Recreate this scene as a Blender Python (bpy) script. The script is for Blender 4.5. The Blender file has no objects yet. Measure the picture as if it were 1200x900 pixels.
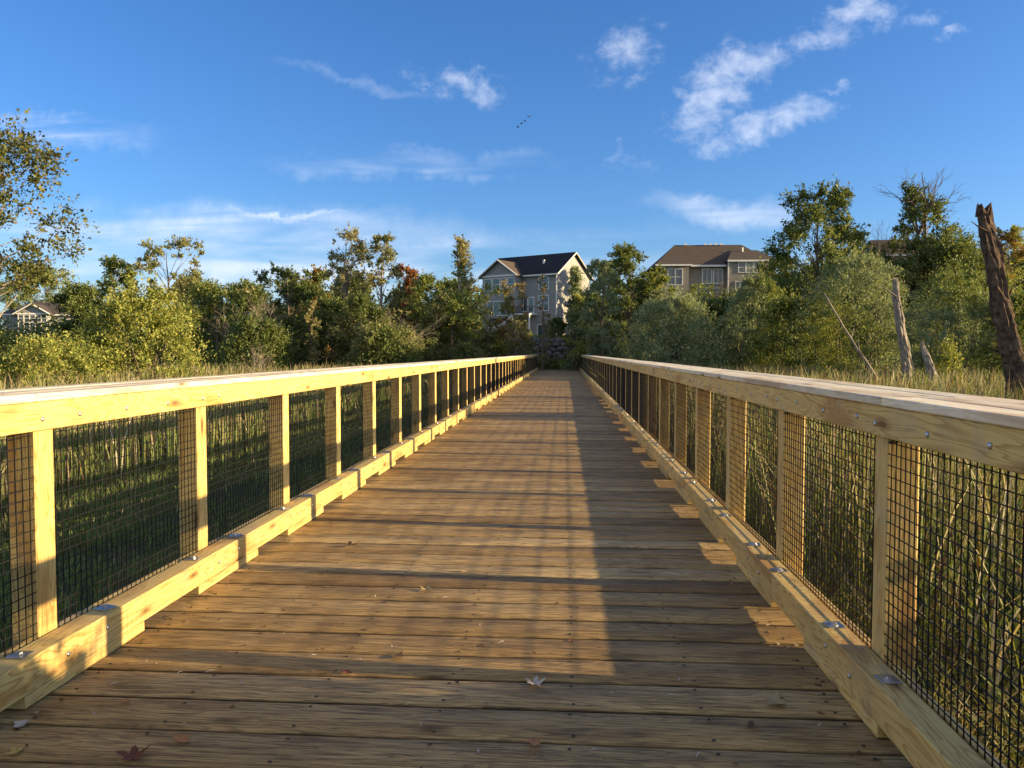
import bpy, math, random
import numpy as np
from mathutils import Vector, Matrix, Euler

R = math.radians
rng = np.random.default_rng(7)
random.seed(7)
sc = bpy.context.scene
COL = sc.collection

# ------------------------------------------------------------------ camera
H = 1.60
F = 900.0
cd = bpy.data.cameras.new('camera'); cam = bpy.data.objects.new('camera', cd); COL.objects.link(cam)
cam.location = (0, 0, H)
cam.rotation_euler = (R(90 - 2.35), 0, R(3.94))
cd.sensor_width = 36; cd.lens = 27.0; cd.clip_end = 5000; cd.clip_start = 0.05
sc.camera = cam
CM = cam.rotation_euler.to_matrix()

def raydir(px, py):
    return CM @ Vector(((px - 600) / F, (450 - py) / F, -1))
def P(px, py, Y):                       # world point on the ray of a photo pixel at world depth Y
    d = raydir(px, py); t = Y / d.y
    return Vector((d.x * t, Y, H + d.z * t))
def Pz(px, py, z=0.0):
    d = raydir(px, py); t = (z - H) / d.z
    return Vector((d.x * t, d.y * t, z))

SUN = Vector((4.8, -0.38, 1.0)).normalized()

# ------------------------------------------------------------------ object helpers
def link(name, mesh, mat=None, parent=None):
    o = bpy.data.objects.new(name, mesh); COL.objects.link(o)
    if mat is not None and mesh is not None and len(mesh.materials) == 0: mesh.materials.append(mat)
    if parent is not None: o.parent = parent
    return o
def tag(o, label=None, cat=None, group=None, kind=None):
    if label: o['label'] = label
    if cat: o['category'] = cat
    if group: o['group'] = group
    if kind: o['kind'] = kind
    return o
def empty(name, loc, rz=0.0):
    o = bpy.data.objects.new(name, None); COL.objects.link(o)
    o.location = loc; o.rotation_euler = (0, 0, rz); o.empty_display_size = 0.3
    return o

class MB:
    """collects boxes, prisms and tubes into ONE mesh"""
    def __init__(s): s.v = []; s.f = []; s.m = []
    def add(s, vs, fs, mi=0):
        b = len(s.v); s.v += [tuple(v) for v in vs]; s.f += [tuple(b + i for i in f) for f in fs]; s.m += [mi] * len(fs); return s
    def box(s, x0, x1, y0, y1, z0, z1, mi=0):
        vs = [(x0,y0,z0),(x1,y0,z0),(x1,y1,z0),(x0,y1,z0),(x0,y0,z1),(x1,y0,z1),(x1,y1,z1),(x0,y1,z1)]
        return s.add(vs, [(0,3,2,1),(4,5,6,7),(0,1,5,4),(1,2,6,5),(2,3,7,6),(3,0,4,7)], mi)
    def cbox(s, x0, x1, y0, y1, z0, z1, c=0.004):
        """box with chamfered long edges and ends (all 12 edges)"""
        xs=(x0,x1); ys=(y0,y1); zs=(z0,z1); vs=[]; idx={}
        for i in (0,1):
            for j in (0,1):
                for k in (0,1):
                    sx=c if i==0 else -c; sy=c if j==0 else -c; sz=c if k==0 else -c
                    idx[(i,j,k,'x')]=len(vs); vs.append((xs[i],ys[j]+sy,zs[k]+sz))
                    idx[(i,j,k,'y')]=len(vs); vs.append((xs[i]+sx,ys[j],zs[k]+sz))
                    idx[(i,j,k,'z')]=len(vs); vs.append((xs[i]+sx,ys[j]+sy,zs[k]))
        g=lambda i,j,k,a: idx[(i,j,k,a)]
        fs=[(g(0,0,0,'x'),g(0,0,1,'x'),g(0,1,1,'x'),g(0,1,0,'x')),(g(1,0,0,'x'),g(1,1,0,'x'),g(1,1,1,'x'),g(1,0,1,'x')),
            (g(0,0,0,'y'),g(1,0,0,'y'),g(1,0,1,'y'),g(0,0,1,'y')),(g(0,1,0,'y'),g(0,1,1,'y'),g(1,1,1,'y'),g(1,1,0,'y')),
            (g(0,0,0,'z'),g(0,1,0,'z'),g(1,1,0,'z'),g(1,0,0,'z')),(g(0,0,1,'z'),g(1,0,1,'z'),g(1,1,1,'z'),g(0,1,1,'z'))]
        for j in (0,1):
            for k in (0,1): fs.append((g(0,j,k,'y'),g(1,j,k,'y'),g(1,j,k,'z'),g(0,j,k,'z')))
        for i in (0,1):
            for k in (0,1): fs.append((g(i,0,k,'x'),g(i,1,k,'x'),g(i,1,k,'z'),g(i,0,k,'z')))
        for i in (0,1):
            for j in (0,1): fs.append((g(i,j,0,'x'),g(i,j,1,'x'),g(i,j,1,'y'),g(i,j,0,'y')))
        for i in (0,1):
            for j in (0,1):
                for k in (0,1): fs.append((g(i,j,k,'x'),g(i,j,k,'y'),g(i,j,k,'z')))
        return s.add(vs, fs)
    def tube(s, pts, rad, n=6, caps=True, mi=0, jit=0.0):
        pts=[Vector(p) for p in pts]; b=len(s.v); k=len(pts)
        for i,p in enumerate(pts):
            d=(pts[min(i+1,k-1)]-pts[max(i-1,0)])
            if d.length<1e-9: d=Vector((0,0,1))
            d.normalize(); a=d.orthogonal() if abs(d.z)>0.9 else d.cross(Vector((0,0,1))); a.normalize()
            if abs(d.z)>0.9: a=(Vector((1,0,0))-d*d.x).normalized()
            c=d.cross(a); r=rad[i] if hasattr(rad,'__len__') else rad
            for q in range(n):
                t=2*math.pi*q/n; rr=r*(1+(random.uniform(-jit,jit) if jit else 0))
                s.v.append(tuple(p+a*(math.cos(t)*rr)+c*(math.sin(t)*rr)))
        for i in range(k-1):
            for q in range(n):
                s.f.append((b+i*n+q,b+i*n+(q+1)%n,b+(i+1)*n+(q+1)%n,b+(i+1)*n+q)); s.m.append(mi)
        if caps:
            s.f.append(tuple(b+q for q in range(n))[::-1]); s.m.append(mi)
            s.f.append(tuple(b+(k-1)*n+q for q in range(n))); s.m.append(mi)
        return s
    def mesh(s, name, smooth=False):
        me=bpy.data.meshes.new(name); me.from_pydata(s.v,[],s.f)
        me.polygons.foreach_set('material_index', s.m)
        if smooth: me.polygons.foreach_set('use_smooth',[True]*len(s.f))
        me.update(); return me
    def build(s, name, mat, parent=None, smooth=False, recalc=True):
        me=s.mesh(name, smooth)
        if recalc:
            import bmesh
            bm=bmesh.new(); bm.from_mesh(me); bmesh.ops.recalc_face_normals(bm, faces=bm.faces); bm.to_mesh(me); bm.free()
        if isinstance(mat,(list,tuple)):
            for m in mat: me.materials.append(m)
            mat=None
        return link(name, me, mat, parent)

def mesh_np(name, V, Fc, col=None):
    me=bpy.data.meshes.new(name); n=len(V); m,k=Fc.shape
    me.vertices.add(n); me.vertices.foreach_set('co', V.astype(np.float32).ravel())
    me.loops.add(m*k); me.loops.foreach_set('vertex_index', Fc.astype(np.int32).ravel())
    me.polygons.add(m); me.polygons.foreach_set('loop_start', np.arange(0,m*k,k,dtype=np.int32))
    if col is not None:
        at=me.color_attributes.new('Col','FLOAT_COLOR','POINT')
        c=np.ones((n,4),np.float32); c[:,:3]=col; at.data.foreach_set('color', c.ravel())
    me.update(calc_edges=True); return me

# ------------------------------------------------------------------ materials
def newmat(name):
    m=bpy.data.materials.new(name); m.use_nodes=True; nt=m.node_tree
    b=nt.nodes['Principled BSDF']; return m,nt,b
def N(nt,t,**kw):
    n=nt.nodes.new(t)
    for k,v in kw.items():
        if k.startswith('i_'):
            n.inputs[k[2:].replace('_',' ')].default_value=v
        else: setattr(n,k,v)
    return n
def ramp(nt, stops, fac=None):
    r=nt.nodes.new('ShaderNodeValToRGB'); e=r.color_ramp.elements
    while len(e)>1: e.remove(e[0])
    e[0].position=stops[0][0]; e[0].color=(*stops[0][1],1)
    for p,c in stops[1:]:
        q=e.new(p); q.color=(*c,1)
    if fac is not None: nt.links.new(fac, r.inputs[0])
    return r
def mix(nt, a, b, fac, mode='MIX'):
    n=nt.nodes.new('ShaderNodeMix'); n.data_type='RGBA'; n.blend_type=mode
    for sock,v in ((n.inputs[6],a),(n.inputs[7],b),(n.inputs[0],fac)):
        if hasattr(v,'is_output') or isinstance(v,bpy.types.NodeSocket): nt.links.new(v,sock)
        elif isinstance(v,(int,float)): sock.default_value=v
        else: sock.default_value=(*v,1)
    return n.outputs[2]
def math_(nt,op,a,b=None,clamp=False):
    n=nt.nodes.new('ShaderNodeMath'); n.operation=op; n.use_clamp=clamp
    for i,v in enumerate((a,b)):
        if v is None: continue
        if isinstance(v,bpy.types.NodeSocket): nt.links.new(v,n.inputs[i])
        else: n.inputs[i].default_value=v
    return n.outputs[0]

def pine(name, axis, light=(0.70,0.53,0.20), mid=(0.47,0.29,0.085), dark=(0.38,0.18,0.045), rough=0.65, green=0.12):
    """new pressure treated pine; axis = grain direction"""
    m,nt,b=newmat(name); L=nt.links
    tc=N(nt,'ShaderNodeTexCoord'); oi=N(nt,'ShaderNodeObjectInfo')
    off=N(nt,'ShaderNodeVectorMath',operation='SCALE'); cmb=N(nt,'ShaderNodeCombineXYZ')
    L.new(oi.outputs['Random'],cmb.inputs[0]); L.new(oi.outputs['Random'],cmb.inputs[1]); L.new(oi.outputs['Random'],cmb.inputs[2])
    L.new(cmb.outputs[0],off.inputs[0]); off.inputs['Scale'].default_value=37.0
    ad=N(nt,'ShaderNodeVectorMath',operation='ADD'); L.new(tc.outputs['Object'],ad.inputs[0]); L.new(off.outputs[0],ad.inputs[1])
    def mp(al,ac):
        mpn=N(nt,'ShaderNodeMapping'); s=[ac,ac,ac]; s[axis]=al; mpn.inputs['Scale'].default_value=s
        L.new(ad.outputs[0],mpn.inputs[0]); return mpn.outputs[0]
    # growth rings: distorted noise stretched along the grain
    n1=N(nt,'ShaderNodeTexNoise',i_Scale=1.0,i_Detail=2.0,i_Roughness=0.4,i_Distortion=0.6); L.new(mp(0.9,9.0),n1.inputs[0])
    rings=math_(nt,'FRACT',math_(nt,'MULTIPLY',n1.outputs[0],15.0))
    rr=ramp(nt,[(0.0,(0,0,0)),(0.5,(.12,.12,.12)),(0.88,(1,1,1)),(1.0,(0,0,0))],rings)
    n2=N(nt,'ShaderNodeTexNoise',i_Scale=1.0,i_Detail=5.0,i_Roughness=0.6); L.new(mp(6,180.0),n2.inputs[0])
    n3=N(nt,'ShaderNodeTexNoise',i_Scale=1.0,i_Detail=3.0,i_Roughness=0.5); L.new(mp(1.2,5.0),n3.inputs[0])
    c=mix(nt,light,mid,rr.outputs[0])
    c=mix(nt,c,dark,math_(nt,'MULTIPLY',ramp(nt,[(0.54,(0,0,0)),(0.66,(1,1,1))],n3.outputs[0]).outputs[0],0.65))
    # greenish treatment stain, only in blotches
    n4=N(nt,'ShaderNodeTexNoise',i_Scale=1.0,i_Detail=3.0); L.new(mp(2.0,3.0),n4.inputs[0])
    c=mix(nt,c,(0.42,0.43,0.26),math_(nt,'MULTIPLY',ramp(nt,[(0.42,(0,0,0)),(0.68,(1,1,1))],n4.outputs[0]).outputs[0],green))
    # knots
    vo=N(nt,'ShaderNodeTexVoronoi',i_Scale=1.0,i_Randomness=1.0); L.new(mp(1.9,6.5),vo.inputs[0])
    kn=ramp(nt,[(0.0,(1,1,1)),(0.07,(1,1,1)),(0.12,(.5,.5,.5)),(0.24,(0,0,0))],vo.outputs['Distance'])
    c=mix(nt,c,(0.14,0.06,0.02),math_(nt,'MULTIPLY',kn.outputs[0],0.9))
    n7=N(nt,'ShaderNodeTexNoise',i_Scale=1.0,i_Detail=4.0,i_Roughness=0.7); L.new(mp(1.5,60.0),n7.inputs[0])
    c=mix(nt,c,(0.20,0.13,0.06),math_(nt,'MULTIPLY',ramp(nt,[(0.60,(0,0,0)),(0.66,(1,1,1))],n7.outputs[0]).outputs[0],0.45))
    n8=N(nt,'ShaderNodeTexNoise',i_Scale=3.5,i_Detail=6.0,i_Roughness=0.7); L.new(ad.outputs[0],n8.inputs[0])
    c=mix(nt,c,(0.34,0.31,0.25),math_(nt,'MULTIPLY',ramp(nt,[(0.52,(0,0,0)),(0.70,(1,1,1))],n8.outputs[0]).outputs[0],0.45))
    hs=N(nt,'ShaderNodeHueSaturation'); L.new(c,hs.inputs['Color'])
    L.new(math_(nt,'ADD',math_(nt,'MULTIPLY',oi.outputs['Random'],0.25),0.86),hs.inputs['Value'])
    fine=mix(nt,hs.outputs[0],(0.55,0.5,0.42),math_(nt,'MULTIPLY',n2.outputs[0],0.30),'MULTIPLY')
    L.new(fine,b.inputs['Base Color']); b.inputs['Roughness'].default_value=rough
    b.inputs['Specular IOR Level'].default_value=0.3
    bp=N(nt,'ShaderNodeBump',i_Strength=0.35,i_Distance=0.002); L.new(math_(nt,'ADD',n2.outputs[0],math_(nt,'MULTIPLY',rr.outputs[0],0.4)),bp.inputs['Height'])
    L.new(bp.outputs[0],b.inputs['Normal']); return m

M={}
M['pineY']=pine('pine_lengthwise',1)
M['pineZ']=pine('pine_upright',2)
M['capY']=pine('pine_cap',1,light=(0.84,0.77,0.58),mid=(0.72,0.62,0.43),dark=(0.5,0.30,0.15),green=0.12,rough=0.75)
M['old']=pine('weathered_beam',1,light=(0.22,0.18,0.12),mid=(0.17,0.13,0.08),dark=(0.09,0.06,0.04))
M['oldZ']=pine('weathered_pile',2,light=(0.22,0.18,0.12),mid=(0.17,0.13,0.08),dark=(0.09,0.06,0.04))

def deckmat():
    m,nt,b=newmat('deck_planks'); L=nt.links
    tc=N(nt,'ShaderNodeTexCoord'); at=N(nt,'ShaderNodeAttribute',attribute_name='Col')
    sc_=N(nt,'ShaderNodeVectorMath',operation='SCALE'); mk=N(nt,'ShaderNodeVectorMath',operation='MULTIPLY'); L.new(at.outputs['Color'],mk.inputs[0]); mk.inputs[1].default_value=(1,1,0); L.new(mk.outputs[0],sc_.inputs[0]); sc_.inputs['Scale'].default_value=29.0; sc_.inputs[0].default_value=(0,0,0)
    ad=N(nt,'ShaderNodeVectorMath',operation='ADD'); L.new(tc.outputs['Object'],ad.inputs[0]); L.new(sc_.outputs[0],ad.inputs[1])
    def mp(s,src=None):
        q=N(nt,'ShaderNodeMapping'); q.inputs['Scale'].default_value=s; L.new(src or ad.outputs[0],q.inputs[0]); return q.outputs[0]
    n1=N(nt,'ShaderNodeTexNoise',i_Scale=1.0,i_Detail=2.0,i_Roughness=0.45,i_Distortion=0.8); L.new(mp((0.7,7.5,3)),n1.inputs[0])
    rings=math_(nt,'FRACT',math_(nt,'MULTIPLY',n1.outputs[0],16.0))
    rr=ramp(nt,[(0.0,(0,0,0)),(0.5,(.2,.2,.2)),(0.9,(1,1,1)),(1.0,(0,0,0))],rings)
    n2=N(nt,'ShaderNodeTexNoise',i_Scale=1.0,i_Detail=6.0,i_Roughness=0.65); L.new(mp((5,130,20)),n2.inputs[0])
    n3=N(nt,'ShaderNodeTexNoise',i_Scale=1.0,i_Detail=4.0,i_Roughness=0.6); L.new(mp((1.1,5.0,1)),n3.inputs[0])
    n5=N(nt,'ShaderNodeTexNoise',i_Scale=1.4,i_Detail=5.0,i_Roughness=0.6); L.new(tc.outputs['Object'],n5.inputs[0])
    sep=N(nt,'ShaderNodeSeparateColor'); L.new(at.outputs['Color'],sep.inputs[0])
    base=ramp(nt,[(0.0,(0.28,0.18,0.070)),(0.35,(0.41,0.275,0.11)),(0.65,(0.51,0.355,0.15)),(1.0,(0.62,0.455,0.215))],sep.outputs[1])
    c=mix(nt,base.outputs[0],(0.16,0.10,0.045),math_(nt,'MULTIPLY',rr.outputs[0],0.62))
    c=mix(nt,c,(0.085,0.055,0.030),math_(nt,'MULTIPLY',ramp(nt,[(0.46,(0,0,0)),(0.68,(1,1,1))],n3.outputs[0]).outputs[0],0.58))
    c=mix(nt,c,(0.62,0.47,0.24),math_(nt,'MULTIPLY',ramp(nt,[(0.5,(0,0,0)),(0.72,(1,1,1))],n5.outputs[0]).outputs[0],0.35))
    c=mix(nt,c,(0.04,0.028,0.018),math_(nt,'MULTIPLY',ramp(nt,[(0.53,(0,0,0)),(0.58,(1,1,1))],n2.outputs[0]).outputs[0],0.58))
    n6=N(nt,'ShaderNodeTexNoise',i_Scale=1.0,i_Detail=4.0,i_Roughness=0.7); L.new(mp((2.2,42,20)),n6.inputs[0])
    c=mix(nt,c,(0.05,0.034,0.02),math_(nt,'MULTIPLY',ramp(nt,[(0.54,(0,0,0)),(0.58,(1,1,1))],n6.outputs[0]).outputs[0],0.42))
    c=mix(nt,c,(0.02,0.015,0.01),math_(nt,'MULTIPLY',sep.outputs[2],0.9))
    vo=N(nt,'ShaderNodeTexVoronoi',i_Scale=1.0,i_Randomness=1.0); L.new(mp((1.3,3.6,1)),vo.inputs[0])
    kn=ramp(nt,[(0.0,(1,1,1)),(0.05,(.8,.8,.8)),(0.11,(.3,.3,.3)),(0.16,(0,0,0))],vo.outputs['Distance'])
    c=mix(nt,c,(0.035,0.02,0.012),math_(nt,'MULTIPLY',kn.outputs[0],0.8))
    L.new(c,b.inputs['Base Color'])
    rg=N(nt,'ShaderNodeMapRange'); L.new(n5.outputs[0],rg.inputs[0]); rg.inputs[3].default_value=0.5; rg.inputs[4].default_value=0.85
    L.new(rg.outputs[0],b.inputs['Roughness']); b.inputs['Specular IOR Level'].default_value=0.2
    bp=N(nt,'ShaderNodeBump',i_Strength=0.8,i_Distance=0.004)
    L.new(math_(nt,'SUBTRACT',math_(nt,'MULTIPLY',n2.outputs[0],1.0),math_(nt,'MULTIPLY',rr.outputs[0],0.35)),bp.inputs['Height'])
    L.new(bp.outputs[0],b.inputs['Normal']); return m
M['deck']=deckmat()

def simple(name,col,rough=0.7,metal=0.0,spec=0.4,var=0.0,scale=5.0,col2=None,bump=0.0,bscale=40):
    m,nt,b=newmat(name); L=nt.links
    b.inputs['Roughness'].default_value=rough; b.inputs['Metallic'].default_value=metal; b.inputs['Specular IOR Level'].default_value=spec
    tc=N(nt,'ShaderNodeTexCoord'); n=N(nt,'ShaderNodeTexNoise',i_Scale=scale,i_Detail=5.0,i_Roughness=0.6); L.new(tc.outputs['Object'],n.inputs[0])
    c2=col2 or tuple(c*(1-var) for c in col)
    r=ramp(nt,[(0.35,col),(0.65,c2)],n.outputs[0]); L.new(r.outputs[0],b.inputs['Base Color'])
    if bump:
        n2=N(nt,'ShaderNodeTexNoise',i_Scale=bscale,i_Detail=4.0); L.new(tc.outputs['Object'],n2.inputs[0])
        bp=N(nt,'ShaderNodeBump',i_Strength=bump,i_Distance=0.02); L.new(n2.outputs[0],bp.inputs['Height']); L.new(bp.outputs[0],b.inputs['Normal'])
    return m
M['wire']=simple('black_wire',(0.010,0.010,0.010),0.6,0.0,0.25,0.3)
M['galv']=simple('galvanised_steel',(0.55,0.57,0.60),0.38,0.9,0.5,0.35,60)
M['screw']=simple('dark_screw',(0.03,0.028,0.026),0.6,0.5,0.4)
M['bark']=simple('bark',(0.10,0.08,0.06),0.9,0,0.2,col2=(0.17,0.14,0.11),scale=9,bump=0.8,bscale=22)
M['barkdark']=simple('broken_trunk_bark',(0.035,0.026,0.02),0.95,0,0.1,col2=(0.14,0.10,0.075),scale=5,bump=1.0,bscale=12)
M['barkpale']=simple('pale_bark',(0.30,0.27,0.23),0.85,0,0.2,col2=(0.16,0.135,0.11),scale=6,bump=0.6,bscale=30)
M['twig']=simple('twig',(0.22,0.18,0.14),0.85,0,0.2,var=0.4,scale=3)
M['boulder']=simple('boulder_stone',(0.17,0.165,0.165),0.9,0,0.2,col2=(0.06,0.058,0.055),scale=1.4,bump=0.8,bscale=5)
M['white']=simple('white_trim',(0.75,0.75,0.73),0.5,0,0.4,var=0.08)
M['concrete']=simple('concrete',(0.33,0.32,0.30),0.9,0,0.2,var=0.25,scale=2)
M['birdm']=simple('bird_plumage',(0.03,0.03,0.035),0.8,0,0.2)

def glass():
    m,nt,b=newmat('window_glass'); b.inputs['Base Color'].default_value=(0.05,0.07,0.09,1); b.inputs['Roughness'].default_value=0.06
    b.inputs['Specular IOR Level'].default_value=0.9; return m
M['glass']=glass()

def siding(name,col,pitch=0.18):
    m,nt,b=newmat(name); L=nt.links
    tc=N(nt,'ShaderNodeTexCoord'); sp=N(nt,'ShaderNodeSeparateXYZ'); L.new(tc.outputs['Object'],sp.inputs[0])
    fr=math_(nt,'FRACT',math_(nt,'DIVIDE',sp.outputs[2],pitch))
    n=N(nt,'ShaderNodeTexNoise',i_Scale=1.3,i_Detail=4.0); L.new(tc.outputs['Object'],n.inputs[0])
    c=ramp(nt,[(0.3,col),(0.7,tuple(x*0.86 for x in col))],n.outputs[0])
    L.new(c.outputs[0],b.inputs['Base Color']); b.inputs['Roughness'].default_value=0.6
    bp=N(nt,'ShaderNodeBump',i_Strength=0.9,i_Distance=0.03); L.new(fr,bp.inputs['Height']); L.new(bp.outputs[0],b.inputs['Normal']); return m
def shingle(name,col,col2):
    m,nt,b=newmat(name); L=nt.links
    tc=N(nt,'ShaderNodeTexCoord'); br=N(nt,'ShaderNodeTexBrick'); L.new(tc.outputs['Object'],br.inputs[0])
    br.inputs['Color1'].default_value=(*col,1); br.inputs['Color2'].default_value=(*col2,1); br.inputs['Mortar'].default_value=(*tuple(c*0.6 for c in col),1)
    br.inputs['Scale'].default_value=1.0; br.inputs['Brick Width'].default_value=0.35; br.inputs['Row Height'].default_value=0.16; br.inputs['Mortar Size'].default_value=0.012
    n=N(nt,'ShaderNodeTexNoise',i_Scale=0.9,i_Detail=5.0); L.new(tc.outputs['Object'],n.inputs[0])
    c=mix(nt,br.outputs[0],tuple(x*0.65 for x in col),math_(nt,'MULTIPLY',n.outputs[0],0.6))
    L.new(c,b.inputs['Base Color']); b.inputs['Roughness'].default_value=0.9; b.inputs['Specular IOR Level'].default_value=0.2; return m
M['sidegrey']=siding('grey_siding',(0.30,0.31,0.32))
M['sidebeige']=siding('beige_siding',(0.27,0.255,0.22))
M['sideblue']=siding('blue_grey_siding',(0.30,0.325,0.345))
M['shblack']=shingle('black_shingles',(0.028,0.028,0.034),(0.04,0.04,0.046))
M['shbrown']=shingle('brown_shingles',(0.085,0.068,0.054),(0.115,0.092,0.073))
M['shred']=shingle('red_brown_shingles',(0.085,0.072,0.068),(0.115,0.096,0.09))

def leafmat(name='leaf_foliage',trans=0.35,rough=0.55):
    m,nt,b=newmat(name); L=nt.links
    at=N(nt,'ShaderNodeAttribute',attribute_name='Col'); L.new(at.outputs['Color'],b.inputs['Base Color'])
    b.inputs['Roughness'].default_value=rough; b.inputs['Specular IOR Level'].default_value=0.3
    tr=N(nt,'ShaderNodeBsdfTranslucent')
    br=mix(nt,at.outputs['Color'],(1.0,0.95,0.45),1.0,'MULTIPLY'); L.new(br,tr.inputs[0])
    ms=N(nt,'ShaderNodeMixShader'); ms.inputs[0].default_value=trans; L.new(b.outputs[0],ms.inputs[1]); L.new(tr.outputs[0],ms.inputs[2])
    L.new(ms.outputs[0],nt.nodes['Material Output'].inputs['Surface']); return m
M['leaf']=leafmat()
M['reed']=leafmat('reed_blades',0.3,0.6)

def groundmat():
    m,nt,b=newmat('marsh_ground'); L=nt.links
    tc=N(nt,'ShaderNodeTexCoord')
    n=N(nt,'ShaderNodeTexNoise',i_Scale=0.35,i_Detail=7.0,i_Roughness=0.65); L.new(tc.outputs['Object'],n.inputs[0])
    n2=N(nt,'ShaderNodeTexNoise',i_Scale=9.0,i_Detail=6.0,i_Roughness=0.7); L.new(tc.outputs['Object'],n2.inputs[0])
    c=ramp(nt,[(0.3,(0.035,0.055,0.018)),(0.5,(0.055,0.075,0.022)),(0.62,(0.10,0.09,0.04)),(0.75,(0.06,0.045,0.025))],n.outputs[0])
    c2=ramp(nt,[(0.35,(0.03,0.035,0.015)),(0.7,(0.13,0.12,0.055))],n2.outputs[0])
    L.new(mix(nt,c.outputs[0],c2.outputs[0],0.5),b.inputs['Base Color']); b.inputs['Roughness'].default_value=0.95; b.inputs['Specular IOR Level'].default_value=0.15
    bp=N(nt,'ShaderNodeBump',i_Strength=0.9,i_Distance=0.06); L.new(n2.outputs[0],bp.inputs['Height']); L.new(bp.outputs[0],b.inputs['Normal']); return m
M['ground']=groundmat()

# ------------------------------------------------------------------ terrain
ZM=-1.15
def sst(a,b,x):
    t=np.clip((x-a)/(b-a),0,1); return t*t*(3-2*t)
def gz(x,y):
    x=np.asarray(x,float); y=np.asarray(y,float)
    right=sst(6,28,x); left=sst(8,40,-x)
    top=3.3+right*4.2-left*1.2                    # height of the land the houses stand on
    bank=sst(69,76,y)*1.1                         # bank where the bridge lands
    mid=sst(81,84,y)*(1-right)*(1-left)+sst(76,104,y)*(1-(1-right)*(1-left))
    z=ZM+bank+mid*(top-ZM-1.1)
    z=z+sst(-3.2,-9,y)*1.1
    z=z+0.09*np.sin(x*0.55+1.0)*np.cos(y*0.43)+0.05*np.sin(x*1.7)*np.sin(y*1.3+.7)
    return z
def gzf(x,y): return float(gz(x,y))
def make_ground():
    near=np.arange(-60,60.1,1.0); farx=np.array([75,95,120,160,220,320,500,900,1600])
    xs=np.concatenate([-farx[::-1],near,farx])
    ys=np.concatenate([[-1600,-900,-400,-200,-100,-60,-40,-25],np.arange(-16,120.1,1.0),[130,145,170,210,280,400,700,1200,2500]])
    X,Y=np.meshgrid(xs,ys); Z=gz(X,Y)
    V=np.stack([X.ravel(),Y.ravel(),Z.ravel()],1); nx=len(xs); ny=len(ys)
    i,j=np.meshgrid(np.arange(nx-1),np.arange(ny-1)); a=(j*nx+i).ravel()
    Fc=np.stack([a,a+1,a+nx+1,a+nx],1)
    me=mesh_np('ground',V,Fc); me.polygons.foreach_set('use_smooth',[True]*len(Fc))
    o=link('ground',me,M['ground']); tag(o,kind='structure')
make_ground()

# ------------------------------------------------------------------ bridge
XL,XR=-2.406,1.293
PITCH=1.64; P0=3.52; K0,K1=-4,41
YB0=-3.10; YB1=P0+K1*PITCH+0.30
bridge=empty('timber_footbridge',(0,0,0))
tag(bridge,'long timber boardwalk bridge with wire mesh railings running straight to the far trees','bridge')

# deck planks, one mesh
def make_deck():
    V=[];Fq=[];C=[]; y=3.975-25*0.29
    while y<YB1:
        w=0.29-random.uniform(0.008,0.020); x0=XL-0.141+random.uniform(-.003,.003); x1=XR+0.141; dz=random.uniform(-0.006,0.0); c=0.009
        tl=random.uniform(-.002,.002)
        prof=[(y,-0.045),(y,-c),(y+c,0),(y+w*0.5,random.uniform(-.0025,.001)),(y+w-c,0),(y+w,-c),(y+w,-0.045)]
        nseg=10; b=len(V); k=len(prof); wav=[random.uniform(-.0022,.0022) for _ in range(nseg+1)]
        for s in range(nseg+1):
            X=x0+(x1-x0)*s/nseg
            for (py,pz) in prof: V.append((X,py+wav[s]*.6,pz+dz+(wav[s]*.4 if pz>-.02 else 0)+tl*(s/nseg-.5)))
        for s in range(nseg):
            for q in range(k-1): Fq.append((b+s*k+q,b+(s+1)*k+q,b+(s+1)*k+q+1,b+s*k+q+1))
            Fq.append((b+s*k+k-1,b+(s+1)*k+k-1,b+(s+1)*k,b+s*k))
        col=(random.random(),min(1,max(0,random.gauss(0.46,0.22))),random.random())
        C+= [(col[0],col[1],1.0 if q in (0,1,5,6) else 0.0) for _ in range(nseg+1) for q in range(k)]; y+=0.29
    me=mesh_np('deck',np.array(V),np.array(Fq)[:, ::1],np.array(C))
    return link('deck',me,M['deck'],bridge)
make_deck()
sm=MB(); yy=3.975-25*0.29; jx=[XL+0.08+ (XR-XL-0.16)*i/6 for i in range(7)]
while yy<32:
    for x in jx:
        for o_ in (0.05,0.235):
            cx=x+random.uniform(-.012,.012); cy=yy+o_+random.uniform(-.006,.006); r=0.009
            sm.add([(cx+r*math.cos(t*math.pi/3),cy+r*math.sin(t*math.pi/3),0.0012) for t in range(6)],[(0,1,2,3,4,5)])
    yy+=0.29
so=sm.build('deck_screw',M['screw'],bridge,recalc=False); tag(so,kind='stuff')

# beams below
bm_=MB()
for x in (XL-0.06,XL+1.2,XR-1.2,XR-0.08): bm_.box(x,x+0.14,YB0,YB1,-0.36,-0.05)
bm_.build('beam',M['old'],bridge)
capm=MB(); 
pilemesh=None
for k in range(K0,K1+1,3):
    y=P0+k*PITCH+0.07
    cb=MB().box(XL-0.35,XR+0.35,y-0.12,y+0.12,-0.60,-0.362).build('cross_beam',M['old'],bridge)
    for x in (XL+0.1,(XL+XR)/2,XR-0.1):
        if pilemesh is None:
            t=MB(); t.tube([(0,0,-1.6),(0,0,0)],[0.13,0.12],10); po=t.build('pile',M['oldZ'],bridge,smooth=True); pilemesh=po.data
        else:
            po=link('pile',pilemesh,None,bridge)
        po.location=(x,y,-0.602)

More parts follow.
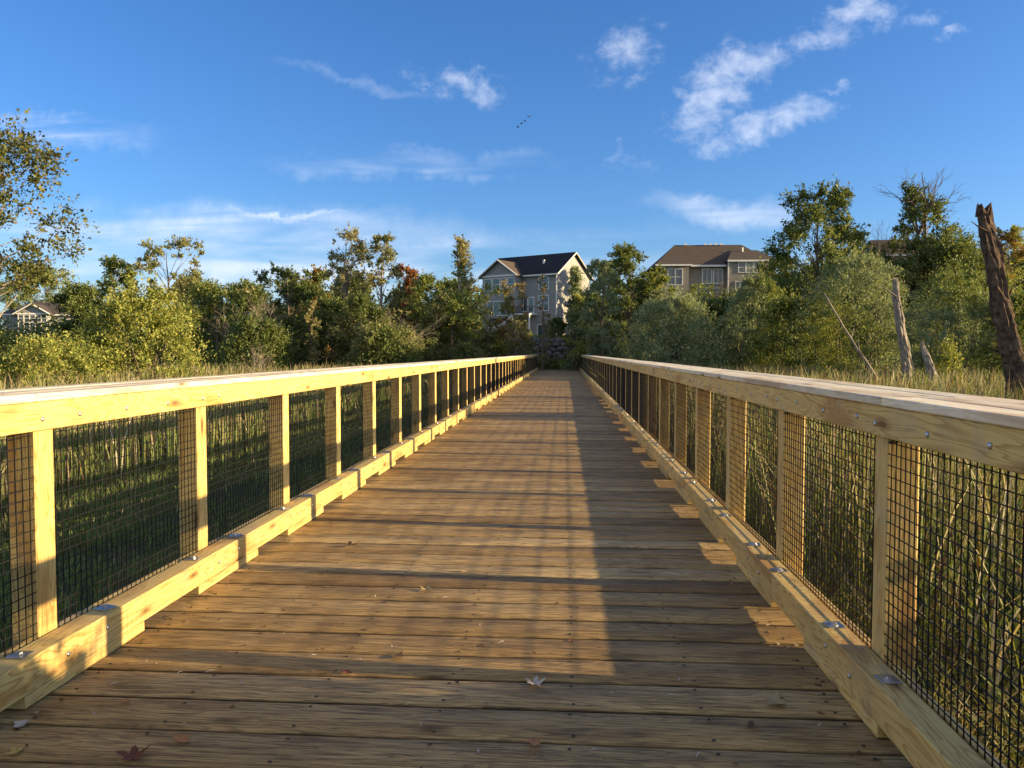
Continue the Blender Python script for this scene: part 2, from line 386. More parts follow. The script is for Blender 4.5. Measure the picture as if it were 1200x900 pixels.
# railing
def wirepanel():
    m=MB(); r=0.0021; L_=PITCH-0.02; y0=0.0; z0=0.205; z1=1.26
    n=int(L_/0.0508)
    for i in range(n+1):
        y=y0+0.01+i*0.0508; m.box(-r,r,y-r,y+r,z0,z1)
    j=0; z=z0+0.03
    while z<z1:
        m.box(-r*2.0+0.0,-r*0.0+0.0001-0.0002,y0,y0+L_,z-r,z+r); z+=0.0508
    return m.mesh('wire_mesh')
wire_me=wirepanel(); wire_me.materials.append(M['wire'])
post_me=MB().cbox(-0.07,0.07,-0.07,0.07,-0.36,1.362,0.006).mesh('post'); post_me.materials.append(M['pineZ'])
block_me=MB().cbox(-0.067,0.067,0,0.98,0.0015,0.058,0.003).mesh('scupper_block'); block_me.materials.append(M['pineY'])
def boltmesh():
    m=MB(); m.tube([(0,0,0),(0.003,0,0),(0.0055,0,0),(0.0085,0,0)],[0.0125,0.0125,0.010,0.004],10); return m
bolt_me=boltmesh().mesh('bolt_head',True); bolt_me.materials.append(M['galv'])
def platemesh():
    m=MB(); m.cbox(-0.042,0.042,-0.042,0.042,0,0.006,0.0015)
    m.tube([(0,0,0.0055),(0,0,0.009)],[0.021,0.021],14); m.tube([(0,0,0.0085),(0,0,0.018)],[0.013,0.012],6); return m
plate_me=platemesh().mesh('bolt_plate'); plate_me.materials.append(M['galv'])

def railing(Xc,s,label):
    rail=link('railing',None,None,bridge); rail['label']=label
    X=lambda o: Xc+s*o
    def bx(name,o0,o1,y0,y1,z0,z1,mat,c=0.004,loc=True):
        """object whose origin sits at its own centre so each board has its own grain"""
        a,b=sorted((X(o0),X(o1))); cx=(a+b)/2
        ob=MB().cbox(a-cx,b-cx,0,y1-y0,z0,z1,c).build(name,mat,rail,recalc=True); ob.location=(cx,y0,0)
        return ob
    nb=0; npl=0; rest=MB(); restp=MB()
    for k in range(K0,K1+1):
        y=P0+k*PITCH
        p=link('post',post_me,None,rail); p.location=(X(0.216),y+0.07,random.uniform(-.003,.0)); p.rotation_euler=(0,random.uniform(-.003,.003),(random.choice([0,math.pi/2,math.pi,-math.pi/2])))
        if k<K1:
            w=link('wire_mesh',wire_me,None,rail); w.location=(X(0.1490),y+0.1425,0)
            w.scale=(1,(PITCH-0.145)/(PITCH-0.02),1)
            bx('nailer',0.1535,0.190,y+0.142,y+PITCH-0.002,0.105,0.212,M['pineY'],0.002)
        yb=y-0.30
        b=link('scupper_block',block_me,None,rail); b.location=(X(0.0675),yb,0)
        for dy in (0.07,0.72):
            if 0<y and npl<50:
                q=link('bolt_plate',plate_me,None,rail); q.location=(X(0.072),yb+dy,0.2185); q.rotation_euler=(0,0,random.uniform(-.3,.3)); npl+=1
            else: restp.box(X(0.072)-.04,X(0.072)+.04,yb+dy-.04,yb+dy+.04,.2186,.2246)
        for (dy,z) in ((0.02,1.28),(0.28,1.29),(0.74,1.285),(1.20,1.29)):
            if 0<y and nb<50:
                q=link('bolt_head',bolt_me,None,rail); q.location=(X(0.1045),yb+0.30+dy+random.uniform(-.03,.03),z+random.uniform(-.012,.012)); q.rotation_euler=(0,0,0 if s<0 else math.pi); nb+=1
            else: rest.box(X(0.1045)-.006,X(0.1045)+.006,y+dy-.01,y+dy+.01,z-.01,z+.01)
        if 0<y<14:
            for (dy,z) in ((0.30,0.135),(0.62,0.15)):
                q=link('bolt_head',bolt_me,None,rail); q.location=(X(-0.0005),yb+dy,z); q.rotation_euler=(0,0,0 if s<0 else math.pi)
    tag(rest.build('bolt_head',M['galv'],rail),kind='stuff'); tag(restp.build('bolt_plate',M['galv'],rail),kind='stuff')
    # fascia boards, three bays each, joints on posts
    off=1 if s<0 else 1
    def runs(start,step):
        ys=[YB0]; 
        k=K0
        while True:
            yv=start+k*PITCH
            if yv>YB1-0.5: break
            if yv>YB0+0.5 and (k-off)%step==0: ys.append(yv)
            k+=1
        ys.append(YB1); return ys
    ys=runs(P0+0.07,3)
    for a,b in zip(ys[:-1],ys[1:]):
        bx('rail_board',0.105,0.143,a+0.001,b-0.001,1.225+random.uniform(-.002,.002),1.3635,M['pineY'])
        bx('rail_board',0.290,0.328,a+0.001,b-0.001,1.225,1.3635,M['pineY'])
    for row,(o0,o1,st) in enumerate(((0.092,0.252,P0-0.05),(0.257,0.417,P0-0.05+PITCH),(0.422,0.578,P0-0.05))):
        off=0 if row!=1 else 2
        ys=runs(st,3)
        for a,b in zip(ys[:-1],ys[1:]):
            dz=random.uniform(-.0015,.0015)
            bx('cap_board',o0,o1,a+0.0015,b-0.0015,1.366+dz*0,1.404+dz,M['capY'],0.005)
    off=1
    ys=runs(P0-0.30,2)
    for a,b in zip(ys[:-1],ys[1:]):
        bx('curb_timber',random.uniform(-.002,.003),0.1345,a+0.0015,b-0.0015,0.0595,0.218+random.uniform(-.0015,.0),M['pineY'],0.005)
    return rail
railing(XL,-1,'sunlit left railing with bright yellow boards')
railing(XR,1,'right railing with its inner face in shade')

# ------------------------------------------------------------------ vegetation helpers
def leaves_np(C,size,rg,pal,up=0.3,ratio=0.55,dirv=None,curl=0.0):
    """C (n,3) centres -> rhombic leaves; pal list of (weight,(r,g,b))"""
    n=len(C)
    if dirv is None:
        a=rg.normal(size=(n,3)); a[:,2]=a[:,2]*0.7+up
    else: a=dirv+rg.normal(size=(n,3))*0.55
    a/=np.linalg.norm(a,axis=1,keepdims=True)+1e-9
    b=np.cross(a,rg.normal(size=(n,3))); b/=np.linalg.norm(b,axis=1,keepdims=True)+1e-9
    s=(size*np.clip(rg.lognormal(-.08,.38,n),.35,2.2))[:,None]
    v0=C-a*s*0.5; v2=C+a*s*0.5; m=C-a*s*0.05; v1=m+b*s*ratio*0.5; v3=m-b*s*ratio*0.5
    V=np.stack([v0,v1,v2,v3],1).reshape(-1,3)
    Fc=np.arange(n*4).reshape(n,4)
    w=np.array([p[0] for p in pal],float); w/=w.sum(); idx=rg.choice(len(pal),n,p=w)
    cols=np.array([p[1] for p in pal])[idx]*rg.uniform(0.72,1.3,(n,1))
    return V,Fc,np.repeat(cols,4,0)
def pw(*c): return list(c)
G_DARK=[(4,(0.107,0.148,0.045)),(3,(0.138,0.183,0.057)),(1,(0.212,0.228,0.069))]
G_MID=[(3,(0.148,0.207,0.057)),(3,(0.201,0.253,0.071)),(1,(0.317,0.301,0.090))]
G_YEL=[(3,(0.295,0.328,0.077)),(3,(0.226,0.276,0.070)),(2,(0.418,0.392,0.110)),(1,(0.173,0.232,0.067))]
G_OLIVE=[(3,(0.231,0.243,0.100)),(2,(0.308,0.292,0.133)),(2,(0.164,0.194,0.077))]
G_GREY=[(3,(0.206,0.267,0.152)),(3,(0.268,0.324,0.182)),(1,(0.365,0.393,0.222))]
G_ORANGE=[(2,(0.372,0.169,0.049)),(2,(0.279,0.200,0.056)),(2,(0.170,0.169,0.049)),(1,(0.466,0.214,0.056))]
G_RED=[(2,(0.342,0.092,0.041)),(1,(0.264,0.137,0.049)),(1,(0.140,0.122,0.041))]
G_TAN=[(2,(0.378,0.332,0.175)),(2,(0.268,0.262,0.105)),(1,(0.189,0.209,0.087))]
G_PINK=[(2,(0.34,0.24,0.13)),(2,(0.30,0.26,0.10)),(2,(0.20,0.20,0.08))]

def curve(p0,p1,bend,rg,n=5):
    p0=Vector(p0);p1=Vector(p1); L_=(p1-p0).length; off=Vector(rg.normal(size=3))*L_*bend
    return [p0.lerp(p1,t)+off*(4*t*(1-t))+Vector(rg.normal(size=3))*L_*bend*0.18*(0<t<1) for t in np.linspace(0,1,n)]

def plant(kind,name,label,cat,px,ytop,hw,Y,pal,seed,nleaf=6000,leaf=0.16,clumps=26,csize=0.30,bottom=0.25,style='round',trunkmat='bark',group=None,
          pal2=None,tr=None,lean=0.0,sink=0.0,ratio=0.55,zsq=1.0,bare_top=0.0,xy=None,height=None,rad=None,twigs=0,shell=.6):
    """kind tree|shrub|bare. ytop/px/hw are the outline in the photograph, Y its distance."""
    rg=np.random.default_rng(seed); random.seed(seed)
    if kind=='tree': nleaf=int(nleaf*3.3); leaf*=.93; clumps=int(clumps*1.7); csize*=1.15; hw*=1.15
    elif kind=='shrub': nleaf=int(nleaf*1.8); leaf*=.98; clumps=int(clumps*1.3); csize*=1.1
    if xy is None:
        t=P(px,ytop,Y); x=t.x; ztop=t.z; rad=hw*(Y/ (raydir(px,ytop).y))/F*1.0
        d=raydir(px,ytop); rad=hw/F*(Y/d.y)
    else: x,Y=xy; ztop=gzf(x,Y)+height
    zb=gzf(x,Y)-0.05-sink; Ht=ztop-zb
    root=empty(name,(x,Y,zb)); tag(root,label,cat,group)
    wood=MB(); lc=[]; ld=[]
    tr=tr or max(0.05,Ht*0.018)
    zc0=Ht*bottom; 
    def inside(t): pass
    if kind=='shrub':
        ns=7+int(rad*1.2)
        for i in range(ns):
            a=2*math.pi*i/ns+rg.uniform(-.4,.4); rr=rad*rg.uniform(.25,.75); hh=Ht*rg.uniform(.5,.85)
            wood.tube(curve((math.cos(a)*.12*rad,math.sin(a)*.12*rad,0),(math.cos(a)*rr,math.sin(a)*rr,hh),.08,rg),[tr*.5,tr*.42,tr*.34,tr*.22,tr*.1],5,False)
        cc=[]
        for i in range(clumps):
            a=rg.uniform(0,2*math.pi); u=rg.uniform(0.0,1.0)
            zz=u**0.8; prof=math.sqrt(max(0.0,1-(max(0,zz-.35)/.68)**2)) if zz>.35 else 0.82+.18*zz/.35
            rr=rad*prof*rg.uniform(.45,.92)
            cr=rad*csize*rg.uniform(.6,1.2)
            cc.append(((math.cos(a)*rr,math.sin(a)*rr,min(zz*Ht,Ht-cr*.9)),cr))
        cc.append(((0,0,Ht*.8),rad*csize))
    elif kind=='tree':
        top=Vector((lean*Ht+rg.normal()*rad*.08,rg.normal()*rad*.08,Ht*(0.93-bare_top*0)))
        tp=curve((0,0,0),top,.025,rg,9)
        wood.tube(tp,[tr*(1-.93*i/8) for i in range(9)],7,False)
        cc=[]
        for i in range(clumps):
            a=rg.uniform(0,2*math.pi); u=(i+rg.uniform(0,1))/clumps
            zz=zc0+(Ht*(1-bare_top)-zc0)*u
            if style=='round': prof=math.sqrt(max(0.02,1-(abs(u-.42)/.62)**2.2))
            elif style=='column': prof=1.0 if u<.75 else max(.3,1-(u-.75)/.4)
            elif style=='cone': prof=max(.12,1-u*.88)
            elif style=='vase': prof=.5+.6*math.sin(min(1,u*1.15)*math.pi*.68)
            else: prof=1
            cr=rad*csize*rg.uniform(.55,1.25)
            rr=max(0,rad*prof-cr*.45)*math.sqrt(rg.uniform(.15,1))
            z=min(zz,Ht-cr*.6*zsq)
            c=(math.cos(a)*rr+lean*z,math.sin(a)*rr,z); cc.append((c,cr))
            f=max(.08,min(.86,(z/Ht)-rg.uniform(.12,.28)*(.5+rr/(rad+.01)*.5)))
            q=f*8; i0=int(q); st=tp[i0].lerp(tp[min(8,i0+1)],q-i0)
            b0=max(.012,tr*(1-.93*f)*.45)
            wood.tube(curve(st,c,.09,rg),[b0,b0*.75,b0*.5,b0*.33,b0*.15],5,False)
        if style!='cone': cc.append(((top.x,top.y,Ht*(1-bare_top)-rad*csize*.8),rad*csize*.55))
    if kind=='bare' or bare_top>0 or twigs:
        # recursive bare branching
        def grow(p,d,L_,r,depth):
            e=p+d*L_; mid=p.lerp(e,.5)+Vector(rg.normal(size=3))*L_*.06
            wood.tube([p,mid,e],[r,r*.8,r*.6],4 if depth>1 else 6,False)
            if depth>=5 or L_<0.12: return
            for q in range(3 if depth<3 else 3):
                st=p.lerp(e,rg.uniform(.35,1.0)); nd=(d+Vector(rg.normal(size=3))*.42+Vector((0,0,.10))).normalized()
                grow(st,nd,L_*rg.uniform(.5,.78),r*.52,depth+1)
        if kind=='bare':
            for q in range(3 if style!='single' else 1):
                d=Vector((rg.normal()*.16*(rad/Ht*3),rg.normal()*.16,1)).normalized(); grow(Vector((rg.normal()*.1,rg.normal()*.1,0)),d,Ht*.42,tr*.7,0)
            cc=[]
            if style!='single':
                for i in range(clumps if nleaf else 0):
                    cc.append(((rg.normal()*rad*.4,rg.normal()*rad*.4,Ht*rg.uniform(.2,.8)),rad*csize))
        else:
            for q in range(4 if bare_top else twigs):
                a=rg.uniform(0,6.28); z0=Ht*(1-bare_top)*(.78 if bare_top else .5)
                grow(Vector((lean*z0,0,z0)),Vector((math.cos(a)*.3,math.sin(a)*.3,1)).normalized(),Ht*max(bare_top,.2)*.75,tr*.28,1)
    if nleaf and cc:
        w=np.array([c[1]**2 for c in cc]); w/=w.sum(); cnt=rg.multinomial(nleaf,w)
        for (c,cr),k in zip(cc,cnt):
            if k==0: continue
            # sprays: sub-branches within each clump, leaves strung along them
            nsp=max(3,k//22); dirs=rg.normal(size=(nsp,3)); dirs[:,2]=dirs[:,2]*.8+(.55 if kind!='tree' or style=='cone' else .3)
            dirs/=np.linalg.norm(dirs,axis=1,keepdims=True); ln=cr*rg.uniform(.45,1.15,nsp)
            si=rg.integers(0,nsp,k); t=rg.uniform(.1,1,k)**.75
            pts=np.array(c)+dirs[si]*(ln[si]*t)[:,None]*np.array([1,1,zsq])+rg.normal(size=(k,3))*cr*.09
            lc.append(pts); ld.append(dirs[si])
        C_=np.concatenate(lc); D_=np.concatenate(ld); C_[:,2]=np.maximum(C_[:,2],0.03)
        if kind=='shrub':
            k=int(nleaf*shell); a=rg.uniform(0,2*math.pi,k); t=rg.uniform(0.0,1.0,k)
            pr=np.sqrt(np.clip(1-np.clip((t-.3)/.7,0,1)**2.1,0,1))
            lump=.93+.13*np.sin(a*5+seed+t*4)+.10*np.sin(a*11+seed*2-t*7)+.09*np.sin(a*3-t*9+seed)+.08*np.sin(a*19+t*15+seed)+.11*rg.random(k)**4
            rr=rad*pr*lump*(1-.5*rg.random(k)**1.6); zz=(t*Ht*.90+.04*Ht)*(1+.09*np.sin(a*4+seed*3)*t+.07*np.sin(a*9+rr/rad*6)*t+.10*rg.random(k)**5)
            C2=np.stack([np.cos(a)*rr,np.sin(a)*rr,zz],1); D2=np.stack([np.cos(a)*.6,np.sin(a)*.6,np.ones(k)*.9],1)
            C_=np.concatenate([C_,C2]); D_=np.concatenate([D_,D2])
        V,Fc,cl=leaves_np(C_,leaf,rg,pal,dirv=D_*0.8,ratio=ratio)
        if pal2:
            # a whole group of clumps in a second colour (turning leaves)
            V2,F2,cl2=leaves_np(C_,leaf,np.random.default_rng(seed+5),pal2,dirv=D_*.8,ratio=ratio)
            sel=(np.sin(C_[:,0]*2.3/rad*1.5+seed)+np.sin(C_[:,2]*3.1/rad+seed*1.7)+0.5*rg.normal(size=len(C_)))>0.5
            cl=np.where(np.repeat(sel,4)[:,None],cl2,cl)
        me=mesh_np('crown' if kind!='shrub' else 'foliage',V,Fc,cl)
        link('crown' if kind!='shrub' else 'foliage',me,M['leaf'],root)
    wood.build('trunk' if kind!='shrub' else 'stem',M[trunkmat],root,smooth=True,recalc=False)
    return root

# ---- the plants of the photograph, from left to right and back to front
T=lambda *a,**k: plant('tree',*a,**k)
S=lambda *a,**k: plant('shrub',*a,**k)
B=lambda *a,**k: plant('bare',*a,**k)
# far row behind the left house
T('tree','round green tree with yellowing right side behind the far left house roof','tree',52,312,30,128,G_MID,11,nleaf=7000,leaf=.26,pal2=G_YEL,clumps=30,bottom=.3)
T('tree','dark low tree beside the far left house at the left edge of the photo','tree',8,330,28,124,G_DARK,12,nleaf=4000,leaf=.26)
# big leafy tree at left edge
T('tree','close leafy tree with hanging olive leaves reaching in at the left edge','tree',-62,152,104,23,[(4,(0.12,0.14,0.045)),(2,(0.17,0.18,0.06)),(4,(0.07,0.09,0.03)),(1,(0.22,0.15,0.06))],13,nleaf=6800,leaf=.108,clumps=38,csize=.28,bottom=.50,style='round',trunkmat='barkpale',ratio=.62,tr=.12,lean=.14)
# left tree line
T('tree','dark green tree left of the tall open tree behind the yellow willow shrub','tree',140,303,29,70,G_MID,14,nleaf=7000,leaf=.19,clumps=30)
T('tree','tall airy light green tree with open crown above the yellow willow shrub','tree',200,281,34,68,G_OLIVE,15,nleaf=4200,leaf=.18,clumps=26,csize=.24,bottom=.3,style='vase',pal2=G_YEL)
T('tree','dense round green tree just right of the yellow willow shrub','tree',250,332,38,62,G_MID,16,nleaf=8000,leaf=.16,clumps=34,bottom=.08)
B('bare_tree','leafless grey tree with fine twigs between two green trees at left','tree',302,312,32,58,G_TAN,17,nleaf=900,leaf=.12,clumps=14,csize=.3,trunkmat='barkpale')
T('tree','dark green pointed tree behind the leafless grey tree at left','tree',338,313,30,66,G_DARK,18,nleaf=7000,leaf=.18,style='vase',bottom=.1,clumps=30)
T('tree','tree with orange leaf tips behind the dark trees left of the tall cottonwood','tree',374,316,24,70,G_ORANGE,19,nleaf=4500,leaf=.18,pal2=G_DARK)
T('tree','dark bushy tree below the orange tipped tree at left','tree',385,348,40,60,G_DARK,20,nleaf=9000,leaf=.16,bottom=.02,clumps=36,style='round')
T('young_tree','slim yellow tan young tree standing in front of the dark trees at left','tree',366,352,9,56,G_TAN,21,nleaf=1100,leaf=.12,style='column',bottom=.15,clumps=14,csize=.6)
T('tree','tall open cottonwood with two yellow grey tops left of the bridge','tree',410,268,28,63,G_TAN,22,nleaf=3600,leaf=.16,clumps=30,csize=.30,bottom=.3,style='column',pal2=G_OLIVE,trunkmat='barkpale',twigs=3)
T('tree','tall slender cottonwood leaning against its taller neighbour left of the red maple','tree',448,274,26,62,G_OLIVE,23,nleaf=3600,leaf=.16,clumps=30,csize=.30,bottom=.25,style='column',pal2=G_TAN,trunkmat='barkpale')
T('maple_tree','small dark red maple crown right of the tall cottonwoods','tree',474,311,19,66,G_RED,24,nleaf=3200,leaf=.17,bottom=.35)
B('bare_tree','pale leafless crooked branches showing in front of the red maple','tree',466,342,20,57,G_TAN,25,nleaf=300,leaf=.12,clumps=8,trunkmat='barkpale')
T('tree','olive tree beneath the tall cottonwoods left of the bridge','tree',425,345,36,58,G_OLIVE,26,nleaf=8500,leaf=.15,bottom=.02,clumps=38,pal2=G_DARK)
T('tree','yellow green tree between the red maple and the tall golden tree','tree',502,322,27,61,G_YEL,27,nleaf=6500,leaf=.15,bottom=.03,clumps=32,pal2=G_MID)
T('tree','tall airy golden tree left of the grey house roof','tree',541,278,33,62,G_TAN,28,nleaf=3800,leaf=.15,clumps=30,csize=.26,bottom=.2,style='cone',pal2=G_YEL,trunkmat='barkpale')
T('tree','dark green tree under the tall golden tree left of the grey house','tree',530,342,33,60,G_MID,29,nleaf=8000,leaf=.15,bottom=.02,clumps=36,pal2=G_OLIVE)
T('tree','thin tree with orange leaves in front of the left side of the grey house','tree',574,335,25,66,G_YEL,30,nleaf=3600,leaf=.14,bottom=.15,clumps=26,pal2=G_ORANGE,style='vase')
T('tree','thin sparse tree with tan leaves in front of the grey house windows','tree',602,330,19,66,G_PINK,31,nleaf=1900,leaf=.13,bottom=.25,clumps=24,trunkmat='twig',style='vase')
T('young_tree','slim tan sapling before the narrow right windows of the grey house','tree',636,322,9,68,G_PINK,32,nleaf=600,leaf=.13,bottom=.2,clumps=12,csize=.4,style='column',trunkmat='twig')
T('tree','slender yellow green tree in front of the sunlit gable of the grey house','tree',674,313,23,68,G_YEL,33,nleaf=5200,leaf=.14,bottom=.12,clumps=28,style='cone',pal2=G_GREY)
S('shrub','rounded dark shrub at the foot of the grey house beside its stairs','shrub',652,372,11,86,G_DARK,34,nleaf=2200,leaf=.16,clumps=12)
S('shrub','low dark shrub on the bank left of the boulder wall','shrub',560,385,34,67,G_OLIVE,35,nleaf=6000,leaf=.14,clumps=26)
S('shrub','dark green shrub beside the left end of the bridge','shrub',588,398,20,74,G_DARK,36,nleaf=4000,leaf=.14,clumps=18)
S('shrub','low green shrub below the boulder wall at the end of the deck','shrub',652,421,26,76,G_DARK,37,nleaf=3600,leaf=.13,clumps=20)
T('tree','grey green willow like tree right of the sunlit gable','tree',704,303,24,64,G_GREY,38,nleaf=6500,leaf=.15,bottom=.06,clumps=34,ratio=.4)
T('tree','tall dark round tree between the grey house and the brown roofed house','tree',737,289,29,72,G_DARK,39,nleaf=8500,leaf=.18,bottom=.2,clumps=34)
T('tree','bright green small tree against the left corner of the brown roofed house','tree',772,312,20,72,G_MID,40,nleaf=3800,leaf=.17,bottom=.2,clumps=24,pal2=G_YEL)
S('shrub','leafy olive shrub in front of the rear stairs of the grey house','shrub',604,374,24,77,G_OLIVE,81,nleaf=4500,leaf=.14,clumps=24,shell=.4)
S('shrub','tangled dark shrub hanging over the right end of the boulder wall','shrub',684,380,22,77,G_DARK,82,nleaf=4500,leaf=.14,clumps=22,shell=.4)
S('shrub','low weedy bush at the foot of the boulder wall left of centre','shrub',622,414,17,75.5,G_MID,83,nleaf=2500,leaf=.13,clumps=14,shell=.4)
S('shrub','dark shrub right beside the right end of the bridge','shrub',712,376,30,70,G_DARK,41,nleaf=8000,leaf=.15,clumps=30)
S('willow_shrub','large rounded grey green willow shrub just right of the bridge end','shrub',790,346,63,54,G_GREY,42,nleaf=21000,leaf=.14,clumps=90,csize=.17,ratio=.32)
B('bare_tree','dark leafless tree before the white framed windows of the brown roofed house','tree',842,308,22,84,G_RED,43,nleaf=0)
S('willow_shrub','tall rounded willow shrub below the right wing of the brown roofed house','shrub',888,324,46,56,G_GREY,44,nleaf=17000,leaf=.14,clumps=70,csize=.19,ratio=.35,pal2=G_MID)
T('tree','big dark green tree with upright leafy limbs right of the brown roofed house','tree',962,219,62,60,G_DARK,45,nleaf=14000,leaf=.19,clumps=46,csize=.20,bottom=.12,style='round',pal2=G_MID,zsq=1.5,twigs=1)
T('tree','dark leafy tree filling in between the big upright limbed tree and the forked dead tree','tree',990,262,42,64,G_DARK,84,nleaf=8500,leaf=.17,bottom=.05,clumps=34)
T('tree','dark tree standing just right of the sunlit gable wall of the grey house','tree',714,306,20,101,G_DARK,85,nleaf=6500,leaf=.24,bottom=.15,clumps=30)
T('tree','dark green tree low behind the big upright limbed tree','tree',915,300,35,66,G_DARK,46,nleaf=8000,leaf=.17,bottom=.05,clumps=32,pal2=G_YEL)
S('willow_shrub','very large light green willow shrub behind the leaning grey snag','shrub',1003,300,66,49,G_GREY,47,nleaf=24000,leaf=.13,clumps=95,csize=.17,ratio=.32,pal2=G_YEL)
S('shrub','yellow green shrub at the foot of the big upright limbed tree','shrub',925,348,45,52,G_MID,48,nleaf=12000,leaf=.14,clumps=48,csize=.24,pal2=G_YEL)
B('bare_tree','forked dead tree top rising left of the tall half dead tree','tree',1034,226,14,62,G_RED,49,nleaf=0,tr=.16)
T('tree','tall dark tree with a bare twiggy top right of the forked dead tree','tree',1078,183,38,60,G_DARK,50,nleaf=6500,leaf=.18,clumps=40,csize=.30,bottom=.2,style='column',bare_top=.15)
T('tree','wide dark tree wrapped round the base of the bare topped tree','tree',1112,279,62,58,G_DARK,51,nleaf=15000,leaf=.18,clumps=46,bottom=.1)
S('willow_shrub','broad green willow shrub left of the big broken trunk','shrub',1118,318,62,44,G_GREY,52,nleaf=20000,leaf=.12,clumps=85,csize=.18,ratio=.35,pal2=G_MID)
T('tree','yellow orange tree behind the big broken trunk at the right edge','tree',1178,268,36,64,G_YEL,53,nleaf=7500,leaf=.18,pal2=G_ORANGE,clumps=32,bottom=.15)
S('shrub','green shrub behind the base of the big broken trunk','shrub',1195,345,45,42,G_MID,54,nleaf=12000,leaf=.13,clumps=50,csize=.22)
S('shrub','small yellowish shrub between the two grey snags and the broken trunk','shrub',1112,396,18,40,G_YEL,55,nleaf=2500,leaf=.09,clumps=16)
# left middle ground shrubs
S('willow_shrub','large yellow green willow shrub in the left marsh','shrub',168,336,72,34,G_YEL,56,nleaf=19000,leaf=.115,clumps=90,csize=.22,ratio=.5,sink=.1,shell=.25)
S('willow_shrub','low yellow willow shrub in front of the far left house','shrub',62,394,75,31,G_YEL,57,nleaf=13000,leaf=.095,clumps=60,csize=.22,ratio=.5,shell=.3)
S('willow_shrub','yellow green shrub under the leafy tree at the left edge','shrub',-32,384,50,32,G_YEL,58,nleaf=9000,leaf=.11,clumps=40,csize=.22)
S('shrub','dark shrub behind the pale dead branches at left','shrub',300,372,45,55,G_DARK,59,nleaf=10000,leaf=.15,clumps=40)
B('dead_branches','pale dead branches spreading low in front of the left trees','dead branches',305,392,34,45,G_TAN,60,nleaf=500,leaf=.08,clumps=10,trunkmat='barkpale')
S('shrub','dark shrub at the foot of the tall cottonwoods','shrub',455,380,48,56,G_DARK,61,nleaf=10000,leaf=.14,clumps=40,pal2=G_OLIVE)
# unseen shrubs added to shade the deck; off-frame tree whose shadow reaches the bridge
for q,(bx_,by_,lb) in enumerate(((4.35,2.42,'dense evergreen shrub closest to the right railing, farthest forward of three'),(4.5,0.75,'dense evergreen shrub between two others right of the near railing'),(4.4,-1.0,'dense evergreen shrub behind the viewer right of the railing'))):
    S('evergreen_shrub',lb,'shrub',0,0,0,0,G_DARK,62+200*q,nleaf=17000,leaf=.075,clumps=90,csize=.24,xy=(bx_,by_),height=2.75,rad=1.15,shell=.9)
T('tree','tree standing in the marsh far to the right of the bridge','tree',0,0,0,0,G_MID,63,nleaf=9000,leaf=.16,clumps=40,xy=(31,16.9),height=8.4,rad=1.9,bottom=.15)
# filler woods behind
fl=[(95,335,30,80),(225,325,30,84),(290,335,34,80),(350,330,34,84),(410,322,34,82),(480,335,30,80),(530,330,25,86),
    (690,345,24,84),(752,330,30,88),(830,352,32,80),(880,345,40,74),(955,310,48,80),(1010,330,50,78),(1060,330,40,80),(1150,300,44,84),(1210,290,44,76)]
fl_lab=['behind the dark green tree at left','behind the tall airy tree at left','behind the leafless grey tree','behind the pointed dark tree',
 'behind the tall cottonwoods','behind the red maple','behind the golden tree','behind the sunlit gable tree','behind the tall dark round tree',
 'below the brown roofed house','under the right wing of the brown roofed house','behind the big upright limbed tree','behind the very large willow shrub',
 'behind the forked dead tree','behind the broad willow shrub','behind the yellow orange tree at the right edge']
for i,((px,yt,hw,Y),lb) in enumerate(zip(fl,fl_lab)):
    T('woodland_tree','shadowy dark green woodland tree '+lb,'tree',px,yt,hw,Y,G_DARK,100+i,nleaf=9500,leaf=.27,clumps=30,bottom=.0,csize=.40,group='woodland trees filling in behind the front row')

def undergrowth():
    rg=np.random.default_rng(91); n=90000; x=rg.uniform(-82,62,n); y=rg.uniform(80,92,n)
    px=662+F*x/y; keep=(px<566)|(px>694); x=x[keep]; y=y[keep]; n=len(x)
    top=3.6+1.3*np.sin(x*.5)+.9*np.sin(x*1.3+1)+.5*np.sin(x*2.9)
    z=gz(x,y)+top*rg.uniform(0,1,n)**.8
    V,Fc,c=leaves_np(np.stack([x,y,z],1),.36,rg,G_DARK)
    o=link('undergrowth',mesh_np('undergrowth',V,Fc,c),M['leaf']); tag(o,'dark undergrowth filling the foot of the far woods','undergrowth',kind='stuff')
undergrowth()

